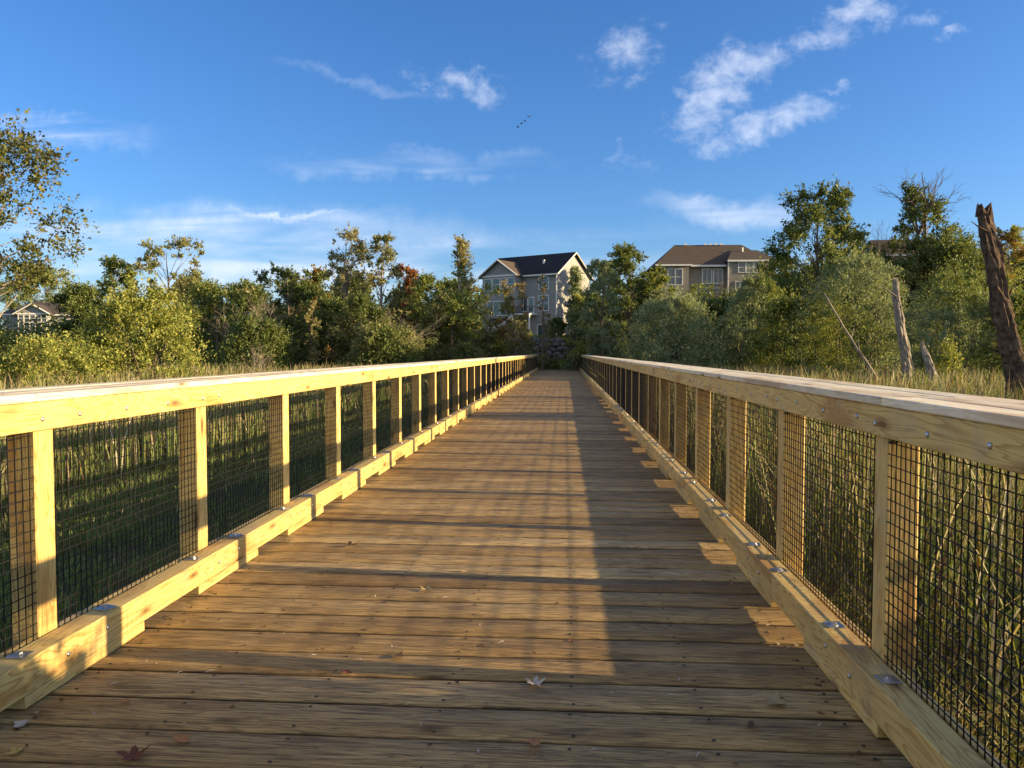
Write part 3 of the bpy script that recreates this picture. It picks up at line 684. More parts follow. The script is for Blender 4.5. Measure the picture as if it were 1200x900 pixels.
# ---- snags
def snag(name,label,pts,Y,rad_px,seed,branches=(),mat='bark'):
    random.seed(seed); rg=np.random.default_rng(seed)
    base=P(*pts[-1],Y); zb=gzf(base.x,Y)-0.1
    root=empty(name,(base.x,Y,zb)); tag(root,label,'dead tree')
    W=[P(px,py,Y+dy)-Vector((base.x,Y,zb)) for (px,py),dy in zip(pts,np.linspace(0.8,0,len(pts)))]
    W.append(Vector((W[-1].x*1.0,0,0)))
    rd=[r*Y/F for r in rad_px]+[rad_px[-1]*Y/F*1.1]
    # resample and roughen: fissured bark as lobed cross-section
    dense=[];dr=[]
    for i in range(len(W)-1):
        for t in np.linspace(0,1,9)[:-1]: dense.append(W[i].lerp(W[i+1],t)); dr.append(rd[i]*(1-t)+rd[i+1]*t)
    dense.append(W[-1]); dr.append(rd[-1]); n=22; m=MB(); V=[];Fs=[]
    ph=rg.uniform(0,6.28,6)
    for i,(p,r) in enumerate(zip(dense,dr)):
        for q in range(n):
            a=2*math.pi*q/n
            rr=r*(1+.13*math.sin(3*a+ph[0]+i*.11)+.09*math.sin(7*a+ph[1]+i*.23)+.10*math.sin(11*a+i*.5+ph[2])+rg.uniform(-.13,.13))
            z=p.z+(rg.uniform(-1.6,1.5)*r if i==0 else (rg.uniform(-.5,.3)*r if i==1 else 0))
            V.append((p.x+math.cos(a)*rr,p.y+math.sin(a)*rr,z+rg.uniform(-.2,.2)*r*.3))
    for i in range(len(dense)-1):
        for q in range(n): Fs.append((i*n+q,i*n+(q+1)%n,(i+1)*n+(q+1)%n,(i+1)*n+q))
    Fs.append(tuple(range(n))); m.add(V,Fs); m.build('trunk',M[mat],root)
    for bp,br in branches:
        b=MB(); pp=[P(px,py,Y+0.4)-Vector((base.x,Y,zb)) for px,py in bp]; rr=[br*Y/F*(1-.8*i/(len(pp)-1)) for i in range(len(pp))]
        b.tube(pp,rr,6,True,jit=.15); b.build('branch',M[mat],root)
    return root
snag('broken_trunk','tall thick broken dead trunk leaning left at the right edge',[(1152,246),(1163,300),(1171,352),(1182,400),(1192,440)],26,[6.6,8.8,9.4,9.8,10.2],71,
     branches=[([(1158,272),(1147,266),(1138,259)],1.6),([(1166,310),(1160,298),(1157,294)],3),([(1176,352),(1184,344),(1186,336)],2.2),([(1186,420),(1170,412),(1150,404),(1140,398)],1.5)],mat='barkdark')
snag('dead_snag','grey upright dead snag with a thin side twig in the right marsh',[(1050,328),(1051,352),(1056,385),(1064,432)],36,[2.4,4.0,4.6,5.4],72,
     branches=[([(1051,348),(1040,340),(1028,333)],1.2)],mat='barkpale')
snag('dead_stump','short pale broken stump between the grey snag and the big trunk',[(1080,402),(1085,415),(1093,440)],34,[1.4,3.4,4.6],73,mat='barkpale')
def leaninglog():
    Y=37; a=P(966,344,Y+1.5); b=P(1052,432,Y); zb=gzf(b.x,Y)
    root=empty('leaning_log',(b.x,Y,zb)); tag(root,'thin grey dead log leaning to the left beside the upright grey snag','dead tree')
    rg=np.random.default_rng(9); p=curve(a-Vector((b.x,Y,zb)),Vector((0.3,0,-.1)),.012,rg,12)
    m=MB(); m.tube(p,[.035+.065*i/11 for i in range(12)],8,True,jit=.12); m.build('trunk',M['barkpale'],root,smooth=True)
    t=MB(); t.tube([p[6],p[6]+Vector((-.3,0,.5)),p[6]+Vector((-.35,0,1.0))],[.05,.035,.015],5); t.tube([p[4],p[4]+Vector((.2,.2,.5))],[.04,.012],5)
    t.build('branch',M['barkpale'],root)
leaninglog()

# ------------------------------------------------------------------ reeds and grass
def blades(n,xy,z,h,w,lean,rg,pal,tipcol=None):
    """three-joint bent strips; returns V,F,C"""
    az=rg.uniform(0,2*math.pi,n); fz=rg.uniform(0,2*math.pi,n)
    side=np.stack([np.cos(fz),np.sin(fz),np.zeros(n)],1)
    d=np.stack([np.cos(az),np.sin(az),np.zeros(n)],1)
    base=np.stack([xy[:,0],xy[:,1],z],1); L=[]
    for t,wf in ((0,.8),(.45,1.0),(.8,.75),(1.0,.12)):
        c=base+d*(lean*h*t**2.2)[:,None]+np.stack([0*h,0*h,h*(t-.18*(lean/.4)*t**3*0)*1.0],1)
        L.append(c-side*(w*wf*.5)[:,None]); L.append(c+side*(w*wf*.5)[:,None])
    V=np.stack(L,1).reshape(-1,3)
    f=np.array([[0,1,3,2],[2,3,5,4],[4,5,7,6]]); Fc=(np.arange(n)[:,None,None]*8+f[None]).reshape(-1,4)
    wt=np.array([p[0] for p in pal],float); wt/=wt.sum(); idx=rg.choice(len(pal),n,p=wt)
    col=np.array([p[1] for p in pal])[idx]*rg.uniform(.7,1.3,(n,1)); C=np.repeat(col,8,0)
    if tipcol is not None:
        sel=rg.random(n)<.55; m=np.zeros((n,8),bool); m[:,5:]=sel[:,None]; m=m.ravel()
        C[m]=np.array(tipcol)*rg.uniform(.7,1.3,(m.sum(),1))
    return V,Fc,C
def cat(parts):
    V=[];Fc=[];C=[];b=0
    for v,f,c in parts: V.append(v);Fc.append(f+b);C.append(c);b+=len(v)
    return np.concatenate(V),np.concatenate(Fc),np.concatenate(C)
REED=[(4,(0.24,0.27,0.08)),(5,(0.17,0.24,0.065)),(2,(0.42,0.36,0.22)),(4,(0.10,0.16,0.045)),(1,(0.55,0.50,0.38)),(1,(0.16,0.09,0.05)),(2,(0.05,0.05,0.03))]
GRASS=[(4,(0.14,0.22,0.06)),(2,(0.19,0.26,0.08)),(1,(0.34,0.30,0.15)),(1,(0.09,0.12,0.045))]
GRASSR=[(1,(0.50,0.44,0.30)),(3,(0.12,0.16,0.04)),(3,(0.24,0.24,0.065)),(2,(0.38,0.31,0.15)),(2,(0.07,0.09,0.03)),(1,(0.18,0.09,0.045))]
def patch(xn):
    return 0.5+0.5*np.sin(xn[:,0]*.8+np.sin(xn[:,1]*.5)*2)*np.sin(xn[:,1]*.7+1.3)
def field(side,seed):
    rg=np.random.default_rng(seed); parts=[]
    bands=[(3,9,70,.018),(9,16,60,.021),(16,26,34,.03),(26,38,20,.045),(38,50,13,.065),(50,68,9,.09)]
    for (y0,y1,den,w) in bands:
        if side<0:
            xa=-9.0; xb=-(y1*0.80+4)
            lo,hi=xb,-7.4
        else: lo,hi=2.35,y1*0.66+3
        area=(hi-lo)*(y1-y0); n=int(area*den)
        x=rg.uniform(lo,hi,n); y=rg.uniform(y0,y1,n); xy=np.stack([x,y],1)
        vis=(np.abs(x)<(y*(0.80 if side<0 else 0.64)+2.5))
        if side<0: edge=x<-(8.3+.9*np.sin(y*.6)+.5*np.sin(y*1.7))
        else: edge=(y>8.2+.8*np.sin(x*1.3))|(x>10.5)
        if side>0: edge&= (x>2.2)
        else: edge&=(y>5)
        pt=patch(xy); keep=vis&edge&(rg.random(n)<.45+.55*pt)
        xy=xy[keep]; n=len(xy); z=gz(xy[:,0],xy[:,1])-.03
        near=np.clip((np.abs(xy[:,0]-(-.5))-2.5)/6,0,1)
        h=rg.uniform(1.25,2.0,n)*(1-.12*(1-pt[keep]))*(1+.13*np.clip((xy[:,1]-14)/12,0,1)) 
        if side<0: h=h*(.82+.18*near)
        lean=np.where(rg.random(n)<.3,rg.uniform(.3,.95,n),rg.uniform(0.02,.32,n))
        parts.append(blades(n,xy,z,h,w*rg.uniform(.6,1.4,n),lean,rg,REED,(0.34,0.27,0.16)))
        # taller plume stalks
        m=n//14; s=rg.integers(0,n,m)
        parts.append(blades(m,xy[s]+rg.normal(size=(m,2))*.05,z[s],h[s]*rg.uniform(1.02,1.14,m),w*.55*np.ones(m),rg.uniform(0,.12,m),rg,[(1,(0.28,0.21,0.13)),(1,(0.16,0.10,0.06))]))
    V,Fc,C=cat(parts); return mesh_np('cattail_reeds',V,Fc,C)
o=link('cattail_reeds',field(-1,21),M['reed']); tag(o,'tall green and tan cattail reeds filling the marsh left of the bridge','reeds',kind='stuff')
o=link('cattail_reeds',field(1,22),M['reed']); tag(o,'sunlit tan tipped cattail reeds filling the marsh right of the bridge','reeds',kind='stuff')
def grass(x0,x1,y0,y1,den,hr,w,pal,seed,lean=.6):
    rg=np.random.default_rng(seed); n=int((x1-x0)*(y1-y0)*den)
    xy=np.stack([rg.uniform(x0,x1,n),rg.uniform(y0,y1,n)],1)
    pt=patch(xy*1.9); keep=rg.random(n)<.35+.65*pt; xy=xy[keep]; n=len(xy)
    h=rg.uniform(hr[0],hr[1],n)*(.6+.6*pt[keep])
    return blades(n,xy,gz(xy[:,0],xy[:,1])-.01,h,w*rg.uniform(.6,1.4,n),rg.uniform(.1,lean,n),rg,pal)
V,Fc,C=cat([grass(-10.5,-2.9,3,14,300,(.10,.32),.011,GRASS,31),grass(-10.5,-2.9,14,34,110,(.15,.38),.02,GRASS,32),grass(-8,-2.9,34,66,30,(.2,.5),.05,GRASS,35)])
o=link('grass',mesh_np('grass',V,Fc,C),M['reed']); tag(o,'short dark green grass growing along the left foot of the bridge','grass',kind='stuff')
V,Fc,C=cat([grass(1.75,7.5,3,10.5,360,(.15,.65),.013,GRASSR,33,1.8),grass(1.75,3.0,10,40,120,(.2,.8),.02,GRASSR,34),grass(7,12,5,10.5,260,(.3,1.0),.014,GRASSR,36,1.1),grass(3,10,5.5,10,60,(.8,1.5),.016,REED,40,.9)])
o=link('grass',mesh_np('grass',V,Fc,C),M['reed']); tag(o,'tangled yellow and green grass below the near right railing','grass',kind='stuff')
V,Fc,C=cat([grass(-14,6,72,98,22,(.15,.4),.07,GRASS,37),grass(6,40,74,100,8,(.3,.8),.12,GRASS,38),grass(-60,-14,66,100,6,(.3,.9),.14,GRASS,39)])
o=link('grass',mesh_np('grass',V,Fc,C),M['reed']); tag(o,'rough green grass on the bank beyond the far end of the bridge','grass',kind='stuff')

# ------------------------------------------------------------------ boulder wall
def boulders():
    root=empty('boulder_wall',(-2.5,79,0)); tag(root,'rough retaining wall of grey boulders beyond the far end of the deck','wall')
    rg=np.random.default_rng(5); import bmesh
    protos=[]
    for i in range(6):
        bm=bmesh.new(); bmesh.ops.create_icosphere(bm,subdivisions=2,radius=1.0)
        ax=rg.normal(size=(5,3)); ax/=np.linalg.norm(ax,axis=1,keepdims=True); dd=rg.uniform(.62,.85,5)
        for v in bm.verts:
            for a,d in zip(ax,dd):
                k=v.co.dot(Vector(a))
                if k>d: v.co-=Vector(a)*(k-d)
            v.co*=1+rg.uniform(-.04,.04)
        me=bpy.data.meshes.new('boulder'); bm.to_mesh(me); bm.free(); me.materials.append(M['boulder']); protos.append(me)
    row=0; z=-.1
    while z<3.1:
        x=-8.5+rg.uniform(0,.6)
        while x<3.4:
            r=rg.uniform(.26,.52); o=link('boulder',protos[rg.integers(0,6)],None,root)
            o.location=(x+2.5,(.75*z)+rg.uniform(-.15,.15),z+rg.uniform(-.12,.12)); o.scale=(r*1.25,r,r*.85); o.rotation_euler=tuple(rg.uniform(0,6.28,3)*np.array([.1,.1,1]))
            x+=r*1.9
        z+=.5; row+=1
boulders()

# ------------------------------------------------------------------ houses
def prism(m,pts0,pts1):
    """solid between two matching polygons"""
    n=len(pts0); m.add(list(pts0)+list(pts1),[tuple(range(n))[::-1],tuple(range(n,2*n))]+[(i,(i+1)%n,n+(i+1)%n,n+i) for i in range(n)])
def roofslab(m,quad,t=0.18):
    """sloped slab from four or three corner points, thickness downward"""
    q=[Vector(v) for v in quad]; prism(m,[v-Vector((0,0,t)) for v in q],q)
def window(house,x0,x1,z0,z1,y=0.0,cols=1,rows=1,face='front',fw=.09):
    """white framed window on a wall whose outside faces -y (front) or +x (right)"""
    def tr(a,b,c0,c1,d0,d1,m):      # a..b along, c0..c1 outward, z
        if face=='front': m.box(a,b,y-c1,y-c0,d0,d1)
        else: m.box(y+c0,y+c1,a,b,d0,d1)
    f=MB(); tr(x0-fw,x0,0.005,.10,z0-fw,z1+fw,f); tr(x1,x1+fw,.005,.10,z0-fw,z1+fw,f)
    tr(x0,x1,.005,.098,z0-fw,z0,f); tr(x0,x1,.005,.098,z1,z1+fw,f)
    for i in range(1,cols):
        c=x0+(x1-x0)*i/cols; tr(c-.035,c+.035,.005,.075,z0,z1,f)
    for j in range(1,rows):
        c=z0+(z1-z0)*j/rows; tr(x0,x1,.005,.070,c-.03,c+.03,f)
    fo=f.build('window',M['white'],house)
    p=MB(); tr(x0,x1,.004,.035,z0,z1,p); p.build('pane',M['glass'],fo)
    return fo

# grey house with black roof
def house_grey():
    c=P(652,400,100); h=empty('grey_house',(c.x,100,3.2),R(-30)); tag(h,'grey sided house with black roof and sunlit gable above the boulder wall','house')
    W,D,E,Rg=11.8,9.0,8.8,11.85
    m=MB(); m.box(-W,0,0,D,-.5,E); prism(m,[(0,0,E),(0,D,E),(0,D/2,Rg-.1)],[(-W,0,E),(-W,D,E),(-W,D/2,Rg-.1)])
    m.box(-10.9,-5.3,-1.3,0.05,3.0,E); prism(m,[(-10.9,-1.3,E),(-5.3,-1.3,E),(-8.1,-1.3,E+1.85)],[(-10.9,2.0,E),(-5.3,2.0,E),(-8.1,2.0,E+1.85)])
    m.build('wall',M['sidegrey'],h)
    r=MB(); o=.45
    roofslab(r,[(-W-o,-o,E-.18),(o,-o,E-.18),(o,D/2,Rg),(-W-o,D/2,Rg)],.2); roofslab(r,[(o,D+o,E-.18),(-W-o,D+o,E-.18),(-W-o,D/2+.01,Rg+.002),(o,D/2+.01,Rg+.002)],.2)
    rf=r.build('roof',M['shblack'],h)
    g=MB(); roofslab(g,[(-11.3,-1.75,E-.2),(-8.1,-1.75,E+2.0),(-8.1,3.6,E+2.0),(-11.3,3.6,E-.2)],.16); roofslab(g,[(-8.09,-1.75,E+2.0),(-4.9,-1.75,E-.2),(-4.9,3.6,E-.2),(-8.09,3.6,E+2.0)],.16)
    go=g.build('roof',M['shbrown'],h); go['label']='brown roof of the front gable'
    v=MB(); v.box(-3.4,-3.15,2.1,2.3,E+1.2,E+2.0); v.build('roof_vent',M['white'],rf)
    t=MB(); t.box(-.09,.03,-.03,.10,-.5,E-.05); t.box(-W-.2,.46,-.50,-.46,E-.38,E-.19)
    t.tube([(.46,-.4,E-.3),(.46,D/2,Rg-.12)],.10,4); t.tube([(.46,D+.4,E-.3),(.46,D/2,Rg-.12)],.10,4)
    t.tube([(-11.25,-1.8,E-.25),(-8.1,-1.8,E+1.93)],.10,4); t.tube([(-4.95,-1.8,E-.25),(-8.1,-1.8,E+1.93)],.10,4); t.box(-11.1,-5.1,-1.42,-1.31,E-.28,E-.05)
    t.build('trim',M['white'],h)
    for x0,x1 in ((-10.5,-9.4),(-9.1,-8.0),(-7.7,-6.9),(-6.6,-5.7)): window(h,x0,x1,E-2.1,E-.55,y=-1.3,cols=1,rows=2)
    window(h,-2.6,-1.2,E-2.1,E-.5,cols=2,rows=2); window(h,-2.6,-1.2,E-4.9,E-3.0,cols=2,rows=2)
    window(h,-5.6,-4.5,E-4.9,E-3.0,cols=2,rows=1)
    window(h,-10.0,-7.0,3.4,5.2,y=-1.3,cols=3,rows=1)
    dd=MB(); dd.box(-4.3,-3.4,-.06,-.004,3.55,5.75); do=dd.build('door',M['white'],h)
    gl=MB(); gl.box(-4.2,-3.5,-.09,-.061,3.75,5.6); gl.build('pane',M['glass'],do)
    window(h,-2.8,-1.2,.6,2.0,cols=2)
    window(h,3.6,5.0,E-2.2,E-.7,y=0.0,face='right',rows=2)
    # rear landing and two flights of stairs
    k=MB(); k.box(-5.6,-2.9,-2.0,-.01,3.32,3.5)
    for x in (-5.5,-3.05):
        k.box(x,x+.15,-1.95,-1.8,-.4,3.32)
    for (a,b,y0) in (((-5.6,3.4),(-7.9,1.9),-1.9),((-7.6,1.8),(-4.4,-.2),-3.1)):
        for yy in (y0,y0+.9):
            prism(k,[(a[0],yy,a[1]-.28),(b[0],yy,b[1]-.28),(b[0],yy,b[1]),(a[0],yy,a[1])],[(a[0],yy+.06,a[1]-.28),(b[0],yy+.06,b[1]-.28),(b[0],yy+.06,b[1]),(a[0],yy+.06,a[1])])
        for i in range(9):
            t_=(i+.5)/9; x=a[0]+(b[0]-a[0])*t_; z=a[1]+(b[1]-a[1])*t_-.05; k.box(x-.14,x+.14,y0+.06,y0+.90,z-.03,z+.01)
    k.box(-8.6,-7.5,-3.2,-1.0,1.65,1.8)
    for x in (-8.5,-7.7):
        for y in (-3.1,-1.2): k.box(x,x+.12,y,y+.12,-.4,1.65)
    k.build('stairs',M['white'],h)
    rl=MB(); rl.box(-5.6,-2.9,-2.03,-1.98,4.35,4.43); rl.box(-2.95,-2.9,-1.98,-.1,4.35,4.43)
    for i in range(23): x=-5.58+i*.12; rl.box(x,x+.03,-2.02,-1.99,3.5,4.35)
    rl.build('stair_rail',M['wire'],h)
house_grey()

def house_brown():
    c=P(838,330,115); h=empty('brown_roofed_house',(c.x,115,7.2),R(2)); tag(h,'beige house with wide brown hip roof and white framed windows right of centre','house')
    E=7.2; w=8.8; Rg=10.9; D=11
    m=MB(); m.box(-4.2,w-.6,0,D,-.5,E); m.box(-w+.6,-4.21,-2.0,D-.01,-.5,E-.15); m.box(1.6,w-.61,-1.6,0.01,-.5,E+.55); m.build('wall',M['sidebeige'],h)
    r=MB(); o=.5
    a=(-w-.2,-.9,E-.1); b=(w,-.9,E+.05); c2=(w,D+o,E); d=(-w-.2,D+o,E); p=(-5.0,D/2,Rg); q=(5.2,D/2,Rg)
    roofslab(r,[a,b,q,p]); roofslab(r,[c2,d,p,q]); roofslab(r,[b,c2,q]); roofslab(r,[d,a,p])
    # lower front hip on the left and right wings
    roofslab(r,[(-w-.3,-2.5,E-.15),(-3.8,-2.5,E-.15),(-4.9,1.6,E+1.6),(-7.2,1.6,E+1.6)]); roofslab(r,[(-3.8,-2.5,E-.15),(-3.8,2,E-.1),(-4.9,2.0,E+1.62)])
    roofslab(r,[(1.3,-2.0,E+.5),(w-.2,-2.0,E+.5),(7.0,3.4,E+2.6),(3.2,3.4,E+2.6)]); roofslab(r,[(1.3,2.4,E+.5),(1.3,-2.0,E+.5),(3.2,3.4,E+2.62)])
    rf=r.build('roof',M['shbrown'],h)
    for x in (-3.6,-.6,.2,1.0,1.8): 
        v=MB(); v.box(x,x+.4,D/2-.5,D/2-.15,Rg-.1,Rg+.17); v.build('roof_vent',M['white'],rf)
    v=MB(); v.tube([(4.6,2.6,E+1.7),(4.6,2.6,E+2.9)],.12,8); v.build('roof_vent',M['white'],rf)
    t=MB(); t.box(-w-.3,-3.78,-2.56,-2.505,E-.36,E-.14); t.box(-3.8,1.4,-.96,-.905,E-.32,E-.06); t.box(1.3,w-.2,-2.06,-2.005,E+.28,E+.52)
    t.box(-4.2,-4.08,-.06,-.005,-.4,E-.3); t.box(1.45,1.6,-1.66,-1.5,-.4,E+.4); t.build('trim',M['white'],h)
    for x0,x1 in ((-1.8,-.6),(-.2,1.0)):
        window(h,x0,x1,E-2.6,E-.6,cols=2,rows=1,fw=.14); window(h,x0,x1,E-5.2,E-3.4,cols=2,rows=1,fw=.14)
    for x0,x1 in ((3.0,3.9),(4.1,5.0),(5.2,6.1)): window(h,x0,x1,E-1.2,E+.2,y=-1.6,rows=2)
    window(h,2.6,3.8,E-4.4,E-2.6,y=-1.6,cols=2); window(h,4.6,5.8,E-4.4,E-2.6,y=-1.6,cols=2)
    window(h,-7.2,-5.2,E-3.0,E-.8,y=-2.0,cols=2,rows=2)
house_brown()

def house_left():
    c=P(43,370,112); h=empty('blue_grey_house',(c.x,112,2.3),R(14)); tag(h,'pale blue grey house with red brown roof and many paned bay at far left','house')
    E=5.25; D=9
    m=MB(); m.box(-4.6,9.2,0,D,-1,E); m.box(-2.1,2.1,-1.4,.02,-1,E); prism(m,[(-2.1,-1.4,E),(2.1,-1.4,E),(0,-1.4,E+1.25)],[(-2.1,2.2,E),(2.1,2.2,E),(0,2.2,E+1.25)])
    m.build('wall',M['sideblue'],h)
    r=MB(); o=.4
    a=(-4.6-o,-o,E-.1); b=(9.2+o,-o,E-.1); c2=(9.2+o,D+o,E-.1); d=(-4.6-o,D+o,E-.1); p=(-1.8,D/2,E+2.1); q=(7.5,D/2,E+2.1)
    roofslab(r,[a,b,q,p]); roofslab(r,[c2,d,p,q]); roofslab(r,[b,c2,q]); roofslab(r,[d,a,p])
    roofslab(r,[(-2.6,-1.85,E-.15),(0,-1.85,E+1.42),(0,3,E+1.42),(-2.6,3,E-.15)]); roofslab(r,[(0.01,-1.85,E+1.42),(2.6,-1.85,E-.15),(2.6,3,E-.15),(0.01,3,E+1.42)])
    rf=r.build('roof',M['shred'],h)
    v=MB(); v.box(1.9,2.15,D/2-.4,D/2-.1,E+1.9,E+2.45); v.build('roof_vent',M['white'],rf)
    t=MB(); t.box(-5.0,-2.0,-.47,-.41,E-.32,E-.12); t.box(2.2,9.6,-.47,-.41,E-.32,E-.12)
    t.tube([(-2.55,-1.9,E-.2),(0,-1.9,E+1.35)],.09,4); t.tube([(2.55,-1.9,E-.2),(0,-1.9,E+1.35)],.09,4); t.box(-2.3,2.3,-1.5,-1.41,E-.22,E-.02)
    t.box(-4.66,-4.55,-.06,.05,-.9,E-.2); t.build('trim',M['white'],h)
    for i in range(5):
        x0=-1.95+i*.8
        window(h,x0,x0+.66,E-1.25,E-.35,y=-1.4,cols=1,rows=2,fw=.05); window(h,x0,x0+.66,E-3.1,E-1.45,y=-1.4,cols=1,rows=2,fw=.05)
    window(h,-4.2,-3.7,E-.95,E-.5,fw=.1)
    window(h,-3.9,-2.7,E-3.6,E-2.3,cols=2); window(h,4.0,5.4,E-2.6,E-.9,cols=2,rows=2)
house_left()

def house_far_right():
    c=P(1085,300,118); h=empty('cream_house',(c.x,118,7.6),R(-4)); tag(h,'cream house with brown roof mostly hidden behind the tall trees at right','house')
    E=8.6; D=10; w=7.6
    m=MB(); m.box(-w,w,0,D,-.5,E); m.build('wall',M['sidebeige'],h)
    r=MB(); a=(-w-.5,-.5,E-.1); b=(w+.5,-.5,E-.1); c2=(w+.5,D+.5,E-.1); d=(-w-.5,D+.5,E-.1); p=(-w+1.2,D/2,E+2.8); q=(w-3.8,D/2,E+2.8)
    roofslab(r,[a,b,q,p]); roofslab(r,[c2,d,p,q]); roofslab(r,[b,c2,q]); roofslab(r,[d,a,p]); r.build('roof',M['shbrown'],h)
    t=MB(); t.box(-w-.5,w+.5,-.58,-.51,E-.34,E-.12); t.build('trim',M['white'],h)
    for x in (-6,-3,0.5,4): window(h,x,x+1.2,E-2.3,E-.8,cols=2,rows=2); window(h,x,x+1.2,E-5.2,E-3.7,cols=2,rows=2)
house_far_right()

# ------------------------------------------------------------------ leaves and chips on the deck
def leafshape(kind,rg):
    if kind=='oak':
        pts=[]; n=26
        for i in range(n):
            a=2*math.pi*i/n; pts.append((math.cos(a)*(.5+.20*math.cos(5*a))*(1+rg.uniform(-.1,.1)),math.sin(a)*(.5+.20*math.cos(5*a))*(1+rg.uniform(-.1,.1))))
    elif kind=='star':
        pts=[]
        for i in range(10):
            a=2*math.pi*i/10; r=(.55 if i%2==0 else .33)*rg.uniform(.72,1.2); pts.append((math.cos(a)*r,math.sin(a)*r))
    else:
        pts=[(math.cos(a)*.5,math.sin(a)*.24*(1+.3*math.cos(a))) for a in np.linspace(0,2*math.pi,12,endpoint=False)]
    n=len(pts); V=[(0,0,.10)]; 
    for i,(x,y) in enumerate(pts): V.append((x,y,.02+.7*y*y+.3*x*x+rg.uniform(0,.16)))
    Fs=[(0,1+i,1+(i+1)%n) for i in range(n)]
    b=len(V); V+= [(0.45,0.0,.03),(0.8,.03,.05),(0.8,.055,.05),(0.45,.03,.03)]; Fs.append((b,b+1,b+2,b+3))
    return V,Fs
def lmat(name,c): return simple(name,c,0.75,0,0.25,col2=tuple(x*.55 for x in c),scale=3)
LM={'pale':lmat('leaf_pale',(0.50,0.46,0.40)),'orange':lmat('leaf_orange',(0.42,0.20,0.08)),'tan':lmat('leaf_tan',(0.42,0.33,0.17)),'red':lmat('leaf_red',(0.16,0.055,0.035)),'brown':lmat('leaf_brown',(0.13,0.08,0.045)),'yellow':lmat('leaf_yellow',(0.50,0.38,0.12))}
def dleaf(px,py,size,kind,col,label,seed,group=None):
    rg=np.random.default_rng(seed); V,Fs=leafshape(kind,rg); p=Pz(px,py,0.0005)
    m=MB(); m.add([(x*size,y*size,z*size*.8) for x,y,z in V],Fs); o=m.build('fallen_leaf',LM[col],recalc=False)
    o.location=p; o.rotation_euler=(0,0,rg.uniform(0,6.28)); tag(o,label,'leaf',group)
dleaf(627,802,.075,'oak','pale','pale grey fallen leaf lying upturned near the middle of the shaded deck',1)
dleaf(626,872,.085,'star','orange','orange star shaped fallen leaf at the bottom centre of the deck',2)
dleaf(910,826,.125,'star','tan','large tan lobed leaf on the deck near the right curb',3)
dleaf(407,789,.060,'long','red','small red fallen leaf left of centre on the deck',4)
dleaf(214,868,.085,'long','orange','pinkish brown oval leaf at the lower left of the deck',5)
dleaf(156,888,.09,'oak','red','dark red leaf lying on a plank gap at the bottom left of the deck',6)
dleaf(147,823,.05,'long','orange','tiny orange leaf standing on a plank gap at lower left',7)
dleaf(880,850,.055,'long','brown','small brown leaf just below the large tan leaf near the right curb',8)
dleaf(411,640,.09,'oak','brown','dark brown leaf in the sun near the left curb',9)
dleaf(499,692,.085,'star','tan','curled tan leaf on the sunlit deck left of the middle',10)
dleaf(466,770,.08,'star','brown','ragged brown leaf at the edge of the near shadow',11)
dleaf(18,883,.05,'oak','yellow','small yellow leaf in the bottom left corner of the deck',12)
dleaf(24,851,.07,'star','pale','pale shredded leaf close to the end of the left curb block',13)
dleaf(652,708,.05,'long','brown','small dark leaf in the sunlit middle of the deck',14)
dleaf(545,670,.06,'long','tan','thin tan leaf beside the first post shadow on the deck',15)
rg=np.random.default_rng(77); chips=[]
for i in range(4):
    m=MB(); L_=rg.uniform(.02,.045); w=rg.uniform(.003,.006)
    m.add([(-L_/2,-w/2,.001),(0,-w*.7,.006),(L_/2,-w*.2,.002),(L_/2,w*.2,.003),(0,w*.6,.008),(-L_/2,w/2,.002)],[(0,1,4,5),(1,2,3,4)]); me=m.mesh('wood_chip'); me.materials.append(LM['pale']); chips.append(me)
cp=[(170,773),(183,776),(208,790),(135,804),(190,795),(250,785),(280,800),(218,848),(300,830),(352,805),(366,770),(445,753),(462,760),(418,770),(500,845),(483,842),(493,848),(510,865),(715,815),(790,790),(797,798),(782,815),(775,850),(850,745),(842,860),(700,640),(725,688),(560,730),(590,750),(640,690),(520,700),(735,560),(610,520),(575,600),(505,600),(680,590),(380,690),(440,700),(330,740),(70,870),(110,835),(560,880),(700,880),(820,885),(960,850),(930,780)]
for (px,py) in cp:
    o=link('wood_chip',chips[rg.integers(0,4)]); o.location=Pz(px+rg.uniform(-4,4),py+rg.uniform(-3,3),0.001); o.rotation_euler=(0,0,rg.uniform(0,3.14)); s=rg.uniform(.6,1.25); o.scale=(s,s,s)
    tag(o,'tiny pale sliver of wood lying on the dark deck boards','wood chip','pale wood slivers scattered on the deck')

def litter():
    rg=np.random.default_rng(3); V=[];Fc=[];C=[]
    pal_=[(0.35,0.26,0.14),(0.20,0.12,0.06),(0.45,0.38,0.28),(0.12,0.08,0.05),(0.30,0.14,0.06)]
    for i in range(620):
        y=rg.uniform(2.2,16)**1.0
        if rg.random()<.55: x=(XL+abs(rg.normal())*.10+.01) if rg.random()<.5 else (XR-abs(rg.normal())*.10-.01)
        else: x=rg.uniform(XL+.05,XR-.05)
        a=rg.uniform(0,6.28); L_=rg.uniform(.006,.022); w_=L_*rg.uniform(.2,.6); b=len(V)
        for (dx,dy,dz) in ((-L_,0,.001),(0,-w_,rg.uniform(.002,.008)),(L_,0,.002),(0,w_,rg.uniform(.002,.008))):
            V.append((x+dx*math.cos(a)-dy*math.sin(a),y+dx*math.sin(a)+dy*math.cos(a),dz)); C.append(np.array(pal_[i%5]))
        Fc.append((b,b+1,b+2,b+3))
    o=link('leaf_litter',mesh_np('leaf_litter',np.array(V),np.array(Fc),np.array(C)),M['reed']); tag(o,'fine crumbs of dry leaf and grit scattered over the deck and along both curbs','leaf litter',kind='stuff')
litter()

